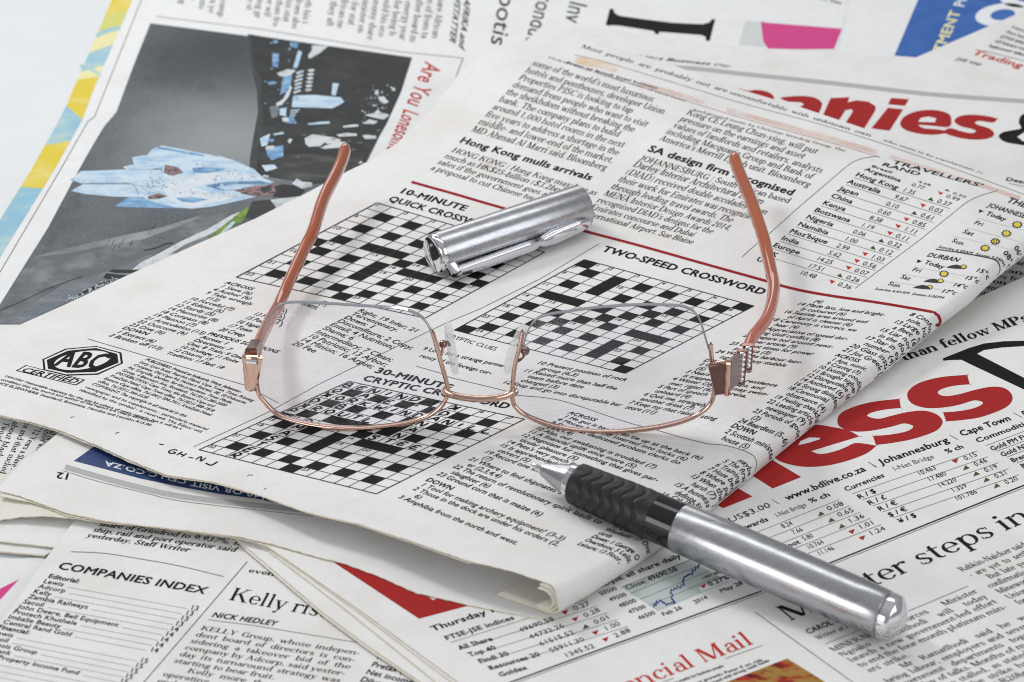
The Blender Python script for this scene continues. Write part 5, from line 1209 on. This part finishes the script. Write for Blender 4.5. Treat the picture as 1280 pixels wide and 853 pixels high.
sG.block(CT, 'black', ['*DOWN', ' 1 Tool for making archery equipment? (3-3)', ' 2 Those in the dock are under his orders (2,', '     6)', ' 3 Amphibia from the north and west.'], (531, 601), (713, 671), (494, 621.5), (673, 693), 'sans', .7, ref=1)
# right-hand columns
C8 = lambda *a: Z(880, 350, 5.333, *a)
sG.block(CT, 'black', ['     (4)', '14 Made fast, low and bright-', '     ly coloured (6)', '16 Seaside area around end', '     of April is cleaner (6)', '18 Ceremony is correct, we', '     hear (4)', '20 Appreciative of speed dur-', '     ing Gulf conflict (8)', '22 Prepare toil around news-', '     paper article (9)', '23 Urgent times for power', '     in Africa (3)', '24 Watch the harbour leav-', '     ing out of any stubble'], C8(655, 142)[0], C8(1240, 217)[0], C8(25, 513)[0], C8(625, 592)[0], 'sans', .68, ref=1)
sG.block(CT, 'black', ['*ACROSS', ' 1 Ape, mimic', ' 9 Craving (3)', '10 Existing condition', '11 Brought higher up', '12 Disreputable (4)', '14 Anchored (6)', '16 Strong disinfectant', '18 Ceremonial', '   observance (4)', '19 Feeling thankful (8)', '22 Leading article in', '   newspaper (9)', '23 Periods of good', '   (3)', '24 Beardless (5-6)', '*DOWN', ' 2 Scottish minister', '   house (5)'], C8(870, 508)[0], C8(1200, 602)[0], (893, 547), (961, 572), 'sans', .7, ref=13)
sG.block(CT, 'black', [' 8 Confusing con-', '   sole, hot (5)', '13 Large number of', '   a fleet (6)', '15 Liar not seen', '   in the dock (5)', '17 Star in extra', '   number (4)', '20 Glass instrument', '21 Jot Greek letter'], (1133, 393.5), (1201, 417.5), (1052, 438.5), (1121, 464), 'sans', .7, ref=0)
sG.block(CT, 'black', ['     maybe (6)', ' 5 The first to go', ' 6 Training aids', ' 7 Hose beneath', ' 8 Where people go', '13 When the weather', '     harsh (7)', '15 A business to', '     definite sum'], (909.5, 572), (976, 602), (830.5, 611.5), (899, 645), 'sans', .72, ref=4)
sG.line(CT, 'black', '16 Cat (6)', (824.7, 619), (866, 633), (4.4, -4), 'sans')
sG.block(CT, 'black', ['13 Overtime', 'Whodunit? 17 Oval', 'cards', '*Down: 1 George O', 'Overshoot; 5 Leila;', 'Leisure; 13 Floor,'], (763, 659), (823, 678), (720.6, 681), (781, 702), 'medium', .72, ref=4)
# exchange-rate table
W3 = lambda *a: K(3, 1, *a)
sG.line('table_title', 'black', "TRAVELLERS'", Z(1000, 130, 4.571, 520, 338)[0], Z(1000, 130, 4.571, 1035, 478)[0], (4.4, -3.6), 'bold'); sG.line('table_title', 'black', 'RAND', Z(1000, 130, 4.571, 462, 352)[0], Z(1000, 130, 4.571, 680, 412)[0], (4.2, -3.6), 'bold')
rates = [('Brazil', '4.68', 'u', '0.20'), ('Argentina', '0.77', 'd', '0.99'), ('Hong Kong', '1.35', 'u', '0.37'), ('Australia', '9.67', 'd', '0.03'), ('Japan', '0.10', 'u', '0.61'), ('China', '0.60', 'd', '0.85'), ('Kenya', '8.38', 'd', '1.11'), ('Botswana', '1.19', 'd', '0.11'), ('Nigeria', '0.06', 'u', '0.32'), ('Namibia', '1.00', 'u', '0.12'), ("Moz'bique", '2.99', 'd', '1.03'), ('India', '5.62', 'd', '0.56'), ('Europe', '14.25', 'd', '0.07'), ('UK', '17.51', 'u', '0.26'), ('US', '10.48', 'd', '0.36')]
for i, (nm, v, d_, ch) in enumerate(rates):
    k = i - 2
    b0 = np.array([432 - 41.2 * k, 24 + 35.2 * k]); vec = np.array([470, 155 - .8 * k])
    if k < 0: b0 = np.array([[478, -3.5], [513, -21]][-k - 1])
    sc = {-1: .78, -2: .5}.get(k, 1.0)
    P = lambda u: W3(*(b0 + vec * u))[0]
    sG.line('exchange_table', 'black', nm, P(0), P(.0635 * layout(nm, 'bold')[2]), (4.6 * sc, -4.5 * sc), 'bold')
    sG.line('exchange_table', 'black', v, P(.625 - .052 * layout(v, 'light')[2]), P(.625), (4.6 * sc, -4.6 * sc), 'light')
    q = P(.80); sG.tri('arrow_mark', (q[0] + 1.2, q[1] - 2.2), d_ == 'u', 'green' if d_ == 'u' else 'brightred', 7.5, 4.6 * sc, .3)
    sG.line('exchange_table', 'black', ch, P(.86), P(1.0), (4.6 * sc, -4.6 * sc), 'light')
    if 0 <= k < 12: sG.rule('rule_line', 'thin', [np.array(P(0)) + (-1, 2.2), np.array(P(1.0)) + (1, 2.2)], .5)
# weather
WT = 'weather_table'
sG.line('table_title', 'black', 'THE WEATHER', (1257, 252.5), (1345, 280), (6, -5.4), 'bold')
sG.line(WT, 'black', 'JOHANNESBURG', W3(1092, 178)[0], W3(1345, 258)[0], (4.6, -4.6), 'medium'); sG.line(WT, 'black', 'DURBAN', W3(788, 426)[0], W3(945, 454)[0], (5, -4.6), 'medium')
for tx, a, b, f in [('Today', (1082, 218), (1178, 250), 'bold'), ('Fri', (1022, 264), (1065, 276), 'sans'), ('Sat', (966, 308), (1018, 324), 'sans'), ('Sun', (912, 352), (968, 372), 'sans'), ('Today', (775, 462), (870, 488), 'bold'), ('Fri', (714, 498), (756, 508), 'sans'), ('Sat', (656, 534), (702, 546), 'sans'), ('Sun', (594, 568), (652, 582), 'sans'),
                    ('06°c', (1224, 382), (1290, 402), 'medium'), ('08°c', (1168, 412), (1240, 438), 'medium'), ('15°c', (1030, 500), (1104, 518), 'medium'), ('15°c', (974, 538), (1046, 552), 'medium'), ('14°c', (914, 574), (986, 586), 'medium'), ('17°c', (858, 605), (930, 618), 'medium')]:
    sG.line(WT, 'black', tx, W3(*a)[0], W3(*b)[0], (4.4, -4.2), f)
sG.line(WT, 'soft_black', 'Sunrise 6.45AM  Sunset 5.24PM', W3(846, 382)[0], W3(1188, 450)[0], (2.8, -2.6), 'medium'); sG.line(WT, 'soft_black', 'Sunrise 6.41AM  Sunset 5.05PM', W3(530, 592)[0], W3(872, 638)[0], (2.8, -2.6), 'medium')
for a in [(1058, 205), (750, 455)]: sG.poly('arrow_mark', 'black', W3(a[0] - 4, a[1] - 14, a[0] + 18, a[1] - 4, a[0] - 8, a[1] + 4), 9)
sG.rule('rule_line', 'soft_black', spline(W3(836, 390, 960, 408, 1080, 430, 1140, 446, 1180, 466, 1195, 480)), 1.3)
for a, b in [((1040, 235), (1290, 300)), ((985, 282), (1290, 362)), ((930, 326), (1240, 398)), ((730, 478), (1080, 540)), ((670, 514), (1020, 575)), ((610, 550), (960, 608))]: sG.rule('rule_line', 'lightgrey', W3(*a, *b), .6)
def sun(c, r):
    x, y = c
    pts_ = []
    for k in range(20):
        rr_ = r * (1.0 if k % 2 else .76); a = k * math.pi / 10
        pts_.append((x + rr_ * math.cos(a) * 1.0, y + rr_ * math.sin(a) * .68))
    sG.poly('weather_icon', 'soft_black', W3(*[c_ for q in pts_ for c_ in q]), 20, .05)
    pts_ = [(x + r * .6 * math.cos(a), y + r * .42 * math.sin(a)) for a in np.linspace(0, 2 * math.pi, 14, endpoint=False)]
    sG.poly('weather_icon', 'yellow', W3(*[c_ for q in pts_ for c_ in q]), 20, .065)
for c, r in [((1242, 268), 29), ((1188, 312), 28), ((1133, 352), 27), ((1082, 385), 27), ((877, 513), 27), ((975, 478), 19), ((860, 548), 19), ((806, 580), 19)]: sun(c, r)
for x, y in [(935, 480), (822, 550), (770, 581)]: sG.poly('weather_icon', 'soft_black', W3(x - 48, y + 2, x - 30, y - 6, x - 14, y - 10, x + 4, y - 13, x + 22, y - 8, x + 38, y + 2, x + 36, y + 9, x, y + 8), 20, .07)
sG.finish()

# ================================================================== solid objects
def norm(v): return v / (np.linalg.norm(v) + 1e-12)
def sweep(path, ra, rb=None, seg=12, up=(0, 0, 1), cap=True, square=0.0):
    """tube along a 3-D path; ra = half width across, rb = half height; square > 0 gives a boxier section"""
    path = np.asarray(path, float); n = len(path)
    ra = np.broadcast_to(np.asarray(ra, float), (n,)); rb = ra if rb is None else np.broadcast_to(np.asarray(rb, float), (n,))
    V = []; up = np.array(up, float)
    for i in range(n):
        d = norm(path[min(i + 1, n - 1)] - path[max(i - 1, 0)])
        a = norm(np.cross(d, up)); b = np.cross(a, d)
        for k in range(seg):
            t = 2 * math.pi * (k + .5) / seg; c, s_ = math.cos(t), math.sin(t)
            if square:
                e = 1 - square; c = math.copysign(abs(c) ** e, c); s_ = math.copysign(abs(s_) ** e, s_)
            V.append(path[i] + a * c * ra[i] + b * s_ * rb[i])
    F = [(i * seg + k, (i + 1) * seg + k, (i + 1) * seg + (k + 1) % seg, i * seg + (k + 1) % seg) for i in range(n - 1) for k in range(seg)]
    F += [tuple(range(seg)), tuple(range((n - 1) * seg + seg - 1, (n - 1) * seg - 1, -1))]
    return np.array(V), F
def lathe(P0, d, prof, seg=64, mod=None):
    d = norm(np.asarray(d, float)); u = norm(np.cross(d, [0, 0, 1])); v = np.cross(u, d)
    V = []
    for (s_, r) in prof:
        for k in range(seg):
            a = 2 * math.pi * k / seg
            rr = r + (mod(s_, a) if mod and r > .01 else 0)
            V.append(P0 + d * s_ + (u * math.cos(a) + v * math.sin(a)) * rr)
    n = len(prof)
    F = [(i * seg + k, i * seg + (k + 1) % seg, (i + 1) * seg + (k + 1) % seg, (i + 1) * seg + k) for i in range(n - 1) for k in range(seg)]
    F += [tuple(range(seg - 1, -1, -1)), tuple(range((n - 1) * seg, n * seg))]
    return np.array(V), F
def solid(name, VF, m, parent, smooth=True, sharp=35):
    o = mesh_obj(name, VF[0], VF[1], m, parent, smooth)
    if smooth and sharp: o.data.set_sharp_from_angle(angle=math.radians(sharp))
    return o
def ball(c, r, seg=10, sq=(1, 1, 1)):
    V = []; F = []
    for i in range(seg + 1):
        t = math.pi * i / seg
        for k in range(seg):
            a = 2 * math.pi * k / seg
            V.append((c[0] + r * sq[0] * math.sin(t) * math.cos(a), c[1] + r * sq[1] * math.sin(t) * math.sin(a), c[2] + r * sq[2] * math.cos(t)))
    for i in range(seg):
        for k in range(seg): F.append((i * seg + k, (i + 1) * seg + k, (i + 1) * seg + (k + 1) % seg, i * seg + (k + 1) % seg))
    return np.array(V), F
GUN = mat('dark_copper', (0.17, 0.085, 0.068), 0.3, 0.35)
CHS = mat('clip_chrome', (0.74, 0.74, 0.77), 0.15, 1.0)
CH = mat('chrome', (0.80, 0.80, 0.82), 0.07, 1.0)
SATIN = mat('satin_metal', (0.50, 0.505, 0.53), 0.24, 1.0, noise=[(60, (0.43, 0.435, 0.46), 0.42, 0.70, (1, 1, 3)), (900, (0.40, 0.40, 0.42), 0.62, 0.75, (1, 1, 1))], bump=(300, 0.06, 0.0004, I3))
def worn(m, lo, hi, scale, st):
    # fine rubbed streaks: the gloss varies, the colour does not
    n = m.node_tree.nodes; l = m.node_tree.links
    t = n.new('ShaderNodeTexCoord'); mp = n.new('ShaderNodeMapping'); mp.inputs['Scale'].default_value = st; mp.inputs['Rotation'].default_value = (0, 0, .65)
    nz = n.new('ShaderNodeTexNoise'); nz.inputs['Scale'].default_value = scale; nz.inputs['Detail'].default_value = 6
    mr = n.new('ShaderNodeMapRange'); mr.inputs[1].default_value = .35; mr.inputs[2].default_value = .7; mr.inputs[3].default_value = lo; mr.inputs[4].default_value = hi
    l.new(t.outputs['Object'], mp.inputs[0]); l.new(mp.outputs[0], nz.inputs['Vector']); l.new(nz.outputs['Fac'], mr.inputs[0]); l.new(mr.outputs[0], n['Principled BSDF'].inputs['Roughness'])
worn(SATIN, .23, .31, 160, (1, 5, 5))
RUBBER = mat('black_rubber', (0.012, 0.012, 0.013), 0.42, spec=0.45, bump=(1500, 0.12, 0.0003, I3))
GLOSS = mat('gloss_black', (0.006, 0.006, 0.007), 0.06, spec=0.6)
GOLD = mat('rose_gold', (0.70, 0.46, 0.37), 0.10, 1.0)
GOLDD = mat('dark_rose_gold', (0.33, 0.175, 0.145), 0.16, 1.0)
ACET = mat('amber_acetate', (0.44, 0.10, 0.026), 0.05, spec=0.8, Coat_Weight=1.0, noise=[(30, (0.40, 0.085, 0.028), 0.45, 0.7, I3)])
def acetate_fade():
    # the plastic itself runs from pink at the hinge to amber at the tip
    n = ACET.node_tree.nodes; l = ACET.node_tree.links; b = n['Principled BSDF']
    t = n.new('ShaderNodeTexCoord'); sp_ = n.new('ShaderNodeSeparateXYZ'); l.new(t.outputs['Object'], sp_.inputs[0])
    mr = n.new('ShaderNodeMapRange'); mr.inputs[1].default_value = -0.002; mr.inputs[2].default_value = 0.055; l.new(sp_.outputs['Y'], mr.inputs[0])
    mx = n.new('ShaderNodeMix'); mx.data_type = 'RGBA'
    l.new(mr.outputs[0], mx.inputs[0]); mx.inputs[6].default_value = (0.60, 0.20, 0.135, 1); l.new(b.inputs['Base Color'].links[0].from_socket, mx.inputs[7]); l.new(mx.outputs[2], b.inputs['Base Color'])
    tr = n.new('ShaderNodeBsdfTransparent'); tr.inputs[0].default_value = (1.0, 0.52, 0.44, 1)
    mr2 = n.new('ShaderNodeMapRange'); mr2.inputs[1].default_value = 0.0; mr2.inputs[2].default_value = 0.07; mr2.inputs[3].default_value = .42; mr2.inputs[4].default_value = .10
    l.new(sp_.outputs['Y'], mr2.inputs[0])
    ms = n.new('ShaderNodeMixShader'); out = n['Material Output']
    l.new(mr2.outputs[0], ms.inputs[0]); l.new(b.outputs[0], ms.inputs[1]); l.new(tr.outputs[0], ms.inputs[2]); l.new(ms.outputs[0], out.inputs[0])
acetate_fade()
SILI = mat('clear_silicone', (0.90, 0.92, 0.93), 0.12, Alpha=0.42)
NYLON = mat('nylon_thread', (0.30, 0.31, 0.30), 0.25, spec=0.5)
def lens_mat():
    m = bpy.data.materials.new('lens_glass'); m.use_nodes = True
    n = m.node_tree.nodes; l = m.node_tree.links; n.remove(n['Principled BSDF'])
    tr = n.new('ShaderNodeBsdfTransparent'); tr.inputs[0].default_value = (0.975, 0.975, 0.988, 1)
    gl = n.new('ShaderNodeBsdfGlossy'); gl.inputs['Roughness'].default_value = 0.03; gl.inputs[0].default_value = (0.92, 0.92, 1.0, 1)
    fr = n.new('ShaderNodeFresnel'); fr.inputs[0].default_value = 1.42
    mx = n.new('ShaderNodeMixShader')
    l.new(fr.outputs[0], mx.inputs[0]); l.new(tr.outputs[0], mx.inputs[1]); l.new(gl.outputs[0], mx.inputs[2])
    l.new(mx.outputs[0], n['Material Output'].inputs[0])
    return m
LENS = lens_mat()

# ------------------------------------------------------------------ spectacles, lying upside down on the page
tS = thing('spectacles', at_z([(600, 500)], 11)[0], 'rose gold semi-rimless spectacles with amber arms, lying upside down on the crossword page', 'spectacles')
cl = at_z([(440, 533.5)], TOPZ([(440, 533)]) + 0.8)[0]; crr = at_z([(770, 538)], TOPZ([(770, 537)]) + 0.8)[0]
SLX = (crr[1] - cl[1]) / (crr[0] - cl[0]); TILT = 0.10
NL = norm(np.array([-SLX, 1.0, -TILT]))
LC_ = [None, None]
for k_, p_ in enumerate(((441, 455), (768, 458))):
    d_ = rays([p_]); LC_[k_] = (CAM[None] + d_ * (((cl - CAM) @ NL) / (d_ @ NL))[:, None])[0]
def on_lens(px, off=0.0):
    off = np.broadcast_to(np.asarray(off, float), (len(np.asarray(px, float).reshape(-1, 2)),))
    d = rays(px); t = ((cl - CAM) @ NL + off) / (d @ NL)
    P = CAM[None] + d * t[:, None]
    c = np.where((np.asarray(px, float).reshape(-1, 2)[:, :1] < 600), LC_[0], LC_[1])
    sag = np.minimum((((P - c) ** 2).sum(1) - 26.0 ** 2) / 250.0, .4)
    return P + NL[None] * sag[:, None]
outL = [(323.8, 492), (332, 503), (346, 516), (363, 523), (388.5, 528.3), (416.6, 531), (444.7, 532.2), (470.5, 531), (508, 526.6), (535.7, 518), (552, 505.5), (558.8, 490.7), (557, 475.6), (550.7, 450.6), (541.5, 420), (536, 407), (528.8, 397.5), (519.4, 391), (503.4, 385.6), (480, 382.3), (450, 380), (416.6, 378), (390, 377.2), (368.8, 377.4), (352, 380), (343, 387), (335.5, 400), (328.5, 420), (324, 444), (322, 465.5)]
outR = [(641.5, 500), (647, 510.8), (660, 520.3), (685, 529.2), (715, 534.5), (752.9, 536.5), (790.5, 535), (828, 530.5), (860.7, 522.6), (880.7, 511.5), (890.3, 497), (891.5, 473), (887.5, 446.4), (883, 428), (876, 403), (870, 392.5), (862, 386.5), (848, 382), (815.5, 379.5), (790, 379.6), (765.4, 380.8), (740, 383.2), (715, 387), (690, 391.5), (677.6, 395.5), (667, 402), (659, 416), (651, 443), (644.8, 471.4), (642, 489.7)]
def lens(out, side):
    o2 = spline(out, 4, True)
    P2, F, bound = triangulate(o2, 6)
    Pf = on_lens(P2); Pb = Pf + NL[None] * 1.5
    n = len(Pf)
    FF = [tuple(reversed(f)) for f in F] + [tuple(i + n for i in f) for f in F] + [(a, b, b + n, a + n) for a, b in bound]
    o = mesh_obj('lens', np.r_[Pf, Pb], FF, LENS, tS, [True] * (2 * len(F)) + [False] * len(bound))
    o.data.set_sharp_from_angle(angle=math.radians(50))
lens(outL, 0); lens(outR, 1)
def rim_path(pts, off=0.5): return on_lens(spline(pts, 5), off)
rl = [(541, 415), (545.5, 430), (551.5, 452), (557.8, 476), (559.6, 491), (553, 506.5), (536.5, 519.3), (508.5, 528), (471, 532.4), (445, 533.7), (416.5, 532.4), (388, 529.6), (362.5, 524.4), (345, 517.2), (331, 504), (322.6, 492), (320.6, 468), (323, 446)]
rr_ = [(653, 415), (649.5, 434), (644, 455), (641, 478), (640.6, 500.6), (645.8, 511.6), (659.4, 521.6), (684.6, 530.5), (714.7, 535.9), (753, 538), (790.8, 536.3), (828.4, 531.9), (861.3, 523.8), (881.8, 512.3), (891.6, 497.4), (892.8, 473), (889.4, 447), (888.5, 431)]
for q in (rl, rr_):
    solid('rim', sweep(rim_path(q), 0.62, 0.66, 12, up=tuple(NL)), GOLD, tS)
    solid('rim_groove', sweep(rim_path(q, 1.5) + UP * .55, 0.26, 0.44, 8, up=tuple(NL)), GOLDD, tS)
wl = [(541.5, 420), (536, 407), (528.8, 397.5), (519.4, 391), (503.4, 385.6), (480, 382.3), (450, 380), (416.6, 378), (390, 377.2), (368.8, 377.4), (352, 380), (343, 387), (335.5, 400), (328.5, 420), (324, 444)]
wr = [(887.5, 440), (883, 426), (876, 403), (870, 392.5), (862, 386.5), (848, 382), (815.5, 379.5), (790, 379.6), (765.4, 380.8), (740, 383.2), (715, 387), (690, 391.5), (677.6, 395.5), (667, 402), (659, 416), (653, 436)]
for q in (wl, wr): solid('nylon_wire', sweep(rim_path(q, .7), 0.26, 0.26, 8, up=tuple(NL)), NYLON, tS)
solid('bridge', sweep(on_lens(spline([(554, 488), (558.5, 491.5), (566, 494.8), (580, 498), (600, 499.6), (620, 498.4), (633, 495.4), (641, 491.5), (644, 488)], 5), -0.6), [1.0] * 41, 0.95, 14, up=tuple(NL)), GOLD, tS)
for bp in ((556.5, 491), (642.5, 491)): solid('solder_joint', ball(on_lens([bp], -.4)[0], 1.25), GOLD, tS)
# nose pads on their little arms
def pad(pts, wdt, off):
    q = spline(pts, 6); n = len(q); t = np.linspace(-1, 1, n)
    prof = np.sqrt(np.clip(1 - np.abs(t) ** 3.2, 0, 1)) + .02
    solid('nose_pad', sweep(on_lens(q, off), wdt * prof, 1.1 * prof, 16, up=tuple(NL)), SILI, tS, True, None)
pad([(559.5, 403), (561, 418), (564, 436), (567.5, 455), (569.5, 470)], 1.3, 6.5)
pad([(656, 405), (650, 420), (642, 438), (636.5, 455), (633.5, 469)], 1.5, 6.5)
for pts in ([(549, 446), (552.5, 441), (555, 430), (559, 428), (562, 432)], [(646.5, 452), (652, 448), (657, 440), (655, 433), (647, 432)]):
    q = spline(pts, 5); solid('pad_arm', sweep(np.array([on_lens([p], o_)[0] for p, o_ in zip(q, np.linspace(.8, 6, len(q)))]), .42, .42, 8), GOLDD, tS)
solid('pad_screw', ball(on_lens([(554, 430)], 3.5)[0], 1.15), GOLDD, tS); solid('pad_screw', ball(on_lens([(656.5, 438)], 3.2)[0], 1.3), GOLDD, tS)
# end pieces and hinges
def strip_box(path, hh, th): return sweep(path, th, hh, 16, square=.72)
yl = lambda px: on_lens([px])[0][1]
def at_dy(px, dy):
    P = on_lens([px])[0]
    return at_y([px], P[1] + dy)[0]
y_r = on_lens([(905, 470)])[0][1]
Q = [on_lens([(890, 474)], .2)[0], on_lens([(899, 473.5)], -.4)[0], on_lens([(907, 472.5)], 0)[0], at_y([(911, 470)], y_r + 2.6)[0], at_y([(918, 464)], y_r + 9)[0], at_y([(926, 457)], y_r + 16)[0], at_y([(934, 447)], y_r + 23)[0]]
endr = solid('end_piece', strip_box(spline(Q, 4), np.interp(np.linspace(0, 1, 25), [0, .45, .8, 1], [4.5, 4.6, 4.2, 3.0]), .9), GUN, tS)
for s_ in (1, -1):
    solid('edge_trim', sweep(spline([q + np.array([0, 0, s_ * h]) for q, h in zip(Q[:4], (4.4, 4.6, 4.6, 4.5))], 4), .55, .5, 8), GOLD, endr)
solid('edge_trim', sweep(np.array([Q[2] + (0.4, -1.2, 4.7), Q[2] + (.4, -1.2, 0), Q[2] + (.4, -1.2, -4.7)]), .7, .7, 8, up=(0, 1, 0)), GOLD, endr)
for (pa, pb, dyv, nb) in (((928.2, 441), (925, 478), 15.5, 6), ((935.6, 434), (934, 460), 21.5, 5)):
    for k in range(nb):
        p_ = np.array(pa) + (np.array(pb) - np.array(pa)) * (k + .4) / nb
        solid('rope_bead', ball(at_y([p_], y_r + dyv - 1.6)[0], 1.0, 8, (1.0, .9, .82)), CH, endr)
    for dx in (-4.0, 2.6):
        a_, b_ = np.array(pa) + (dx, -3), np.array(pb) + (dx, 2)
        solid('side_rib', sweep(np.array([at_y([a_], y_r + dyv)[0], at_y([(a_ + b_) / 2], y_r + dyv)[0], at_y([b_], y_r + dyv)[0]]), .8, .8, 8, up=(0, 1, 0)), GOLDD, endr)
y_l = on_lens([(314, 465)])[0][1]
Q = [on_lens([(324, 467)], .4)[0], on_lens([(316, 467)], -.4)[0], on_lens([(309.5, 467)], 0)[0], at_y([(308.5, 464)], y_l + 2.6)[0], at_y([(311, 455)], y_l + 8)[0], at_y([(316, 444)], y_l + 15)[0]]
endl = solid('end_piece', strip_box(spline(Q, 4), np.interp(np.linspace(0, 1, 21), [0, .4, .8, 1], [5.2, 5.2, 4.4, 3.4]), .9), GOLD, tS)
solid('edge_trim', sweep(np.array([on_lens([p], -1.2)[0] for p in ((308, 452), (315, 452.5), (322, 452.5))]), .9, .8, 8), CH, endl)
solid('hinge', strip_box(np.array([at_y([p], y_l + d_)[0] for p, d_ in (((314, 446), 2.0), ((317, 441), 7), ((320, 435), 12))]), 2.4, 1.6), GOLDD, endl)
# arms
def arm(pts, dys, y0):
    P = np.array([at_y([p], y0 + d)[0] for p, d in zip(pts, dys)])
    P = spline(P, 7); n = len(P); t = np.linspace(0, 1, n)
    r = np.interp(t, [0, .06, .2, .75, .93, .975, 1.0], [1.5, 1.85, 1.95, 2.3, 2.25, 1.55, .4])
    solid('arm', sweep(P, r * .86, r * 1.05, 24), ACET, tS, True, None)
    return P
AR = arm([(933, 441), (939, 424), (948, 412.5), (957, 400.5), (963, 386), (966.5, 370), (967, 355), (964, 340), (958.5, 315), (952, 290), (938, 250), (923.6, 215), (918.5, 200), (917, 194)], [22, 31, 38, 45, 53, 62, 70, 77, 88, 98, 116, 132, 139, 142], y_r)
AL = arm([(319, 443), (325, 426), (335, 405), (349, 380), (362.5, 350), (381, 310), (391, 290), (404, 250), (421.5, 215), (430, 193), (432, 181)], [14, 26, 44, 62, 76, 94, 102, 120, 137, 147, 152], y_l)
if 1:
    print('arm z', np.round(AR[::7], 1).tolist()); print(np.round(AL[::7], 1).tolist()); print('yr', y_r, y_l, 'slx', SLX)

# ------------------------------------------------------------------ pen
pt0 = at_z([(664, 580.5)], 18.6)[0]; pt1 = at_z([(1126, 777)], 10.4)[0]
dP = norm(pt1 - pt0); LP = np.linalg.norm(pt1 - pt0)
tP = thing('pen', at_z([(900, 690)], 4.3)[0], 'uncapped silver pen with a black wavy rubber grip, lying across the fold', 'pen')
solid('tip', lathe(pt0, dP, [(0.0, .25), (.3, .5), (1.6, .62), (1.8, .95), (3.4, 1.25), (3.6, 1.5)], 32), CH, tP)
solid('cone', lathe(pt0, dP, [(3.5, 1.4), (3.7, 1.75), (10.5, 3.95), (11.5, 4.25), (11.7, 4.1)], 64), SATIN, tP)
solid('collar', lathe(pt0, dP, [(11.6, 4.0), (11.7, 4.45), (13.2, 4.75), (13.4, 4.6)], 64), CH, tP)
def wave(s_, a):
    best = 0
    for k in range(6):
        c = 17.2 + k * 3.05 + 0.85 * math.sin(5 * a + .4)
        best = min(best, -0.40 * math.exp(-((s_ - c) / .42) ** 2))
        best = max(best, best) + 0.10 * math.exp(-((s_ - c - 1.3) / .9) ** 2)
    return best
gp = [(13.3, 4.3), (13.35, 5.0), (13.8, 5.35)] + [(14.2 + i * .2, 5.4 + .55 * min(1, (i * .2) / 14)) for i in range(112)] + [(36.8, 5.95)]
solid('grip', lathe(pt0, dP, gp, 144, wave), RUBBER, tP, True, None)
solid('gloss_ring', lathe(pt0, dP, [(36.7, 5.7), (36.75, 5.98), (43.6, 6.08), (43.7, 5.9)], 96), GLOSS, tP)
LB = LP - 44
solid('barrel', lathe(pt0, dP, [(43.6, 5.9), (43.7, 6.12), (44.2, 6.25), (60, 6.3), (LP - 12, 6.0), (LP - 4.6, 5.78), (LP - 4.3, 5.6), (LP - 4.2, 5.2)], 128), SATIN, tP)
solid('end_cap', lathe(pt0, dP, [(LP - 4.4, 5.0), (LP - 3.9, 5.1), (LP - 3.7, 5.72), (LP - 1.6, 5.6), (LP - 1.2, 5.35), (LP + .3, 2.9), (LP + .9, 1.5), (LP + 1.1, 0.02)], 96), CH, tP)

# ------------------------------------------------------------------ pen cap
cp0 = at_z([(544.5, 317.5)], float(TOPZ([(550, 335)])[0]) + 6.6)[0]; cp1 = at_z([(727, 257.5)], float(TOPZ([(735, 285)])[0]) + 6.9)[0]
dC = norm(cp1 - cp0); LC = np.linalg.norm(cp1 - cp0)
tK = thing('pen_cap', at_z([(640, 300)], 12)[0], 'silver pen cap with a chrome clip, lying between two crossword grids', 'pen cap')
solid('cap_body', lathe(cp0, dC, [(.9, 5.9), (1.0, 6.35), (1.6, 6.45), (LC * .5, 6.75), (LC - .6, 7.05), (LC, 6.9), (LC, 6.3), (LC - 3, 6.2), (LC - 20, 6.0), (LC - 20, .02)], 128), SATIN, tK)
solid('cap_top', lathe(cp0, dC, [(1.1, .02), (1.1, 6.2), (.4, 6.3), (-.6, 6.05), (-1.0, 5.6), (-.7, 5.0), (-.35, 3.0), (-.25, .02)], 96), CH, tK)
hC = norm(np.cross(dC, [0, 0, 1])); hC = hC if hC[1] < 0 else -hC
def clip_pt(f, dist, phi):
    ph = math.radians(phi)
    return cp0 + dC * (f * LC) + (hC * math.cos(ph) - np.array([0, 0, 1]) * math.sin(ph)) * dist
tt = np.linspace(0.03, 0.60, 14)
barp = np.array([clip_pt(t, 8.9 - .5 * t, 27 - 6 * t) for t in tt])
clip = solid('clip', sweep(barp, [.9] + [1.35] * 12 + [.9], [1.2] + [1.7] * 12 + [.9], 24, square=.62), CHS, tK)
ts = np.linspace(0.60, 0.965, 24); u_ = np.linspace(0, 1, 24)
sp = np.array([clip_pt(t, 8.7 - .7 * u, 23 - 9 * u) for t, u in zip(ts, u_)])
solid('clip_end', sweep(sp, np.interp(u_, [0, .06, .3, .8, .95, 1], [.7, 1.3, 1.6, 1.3, .9, .25]), np.interp(u_, [0, .06, .3, .8, .95, 1], [.8, 1.8, 2.5, 2.1, 1.4, .3]), 24, square=.4), CHS, clip)
solid('clip_mount', sweep(np.array([clip_pt(.04, 5.5, 24), clip_pt(.04, 7.5, 25), clip_pt(.04, 9.6, 27), clip_pt(.04, 10.0, 27)]), [1.6, 1.6, 1.5, .9], [1.9, 1.9, 1.8, 1.1], 24, up=tuple(dC), square=.45), CHS, clip)
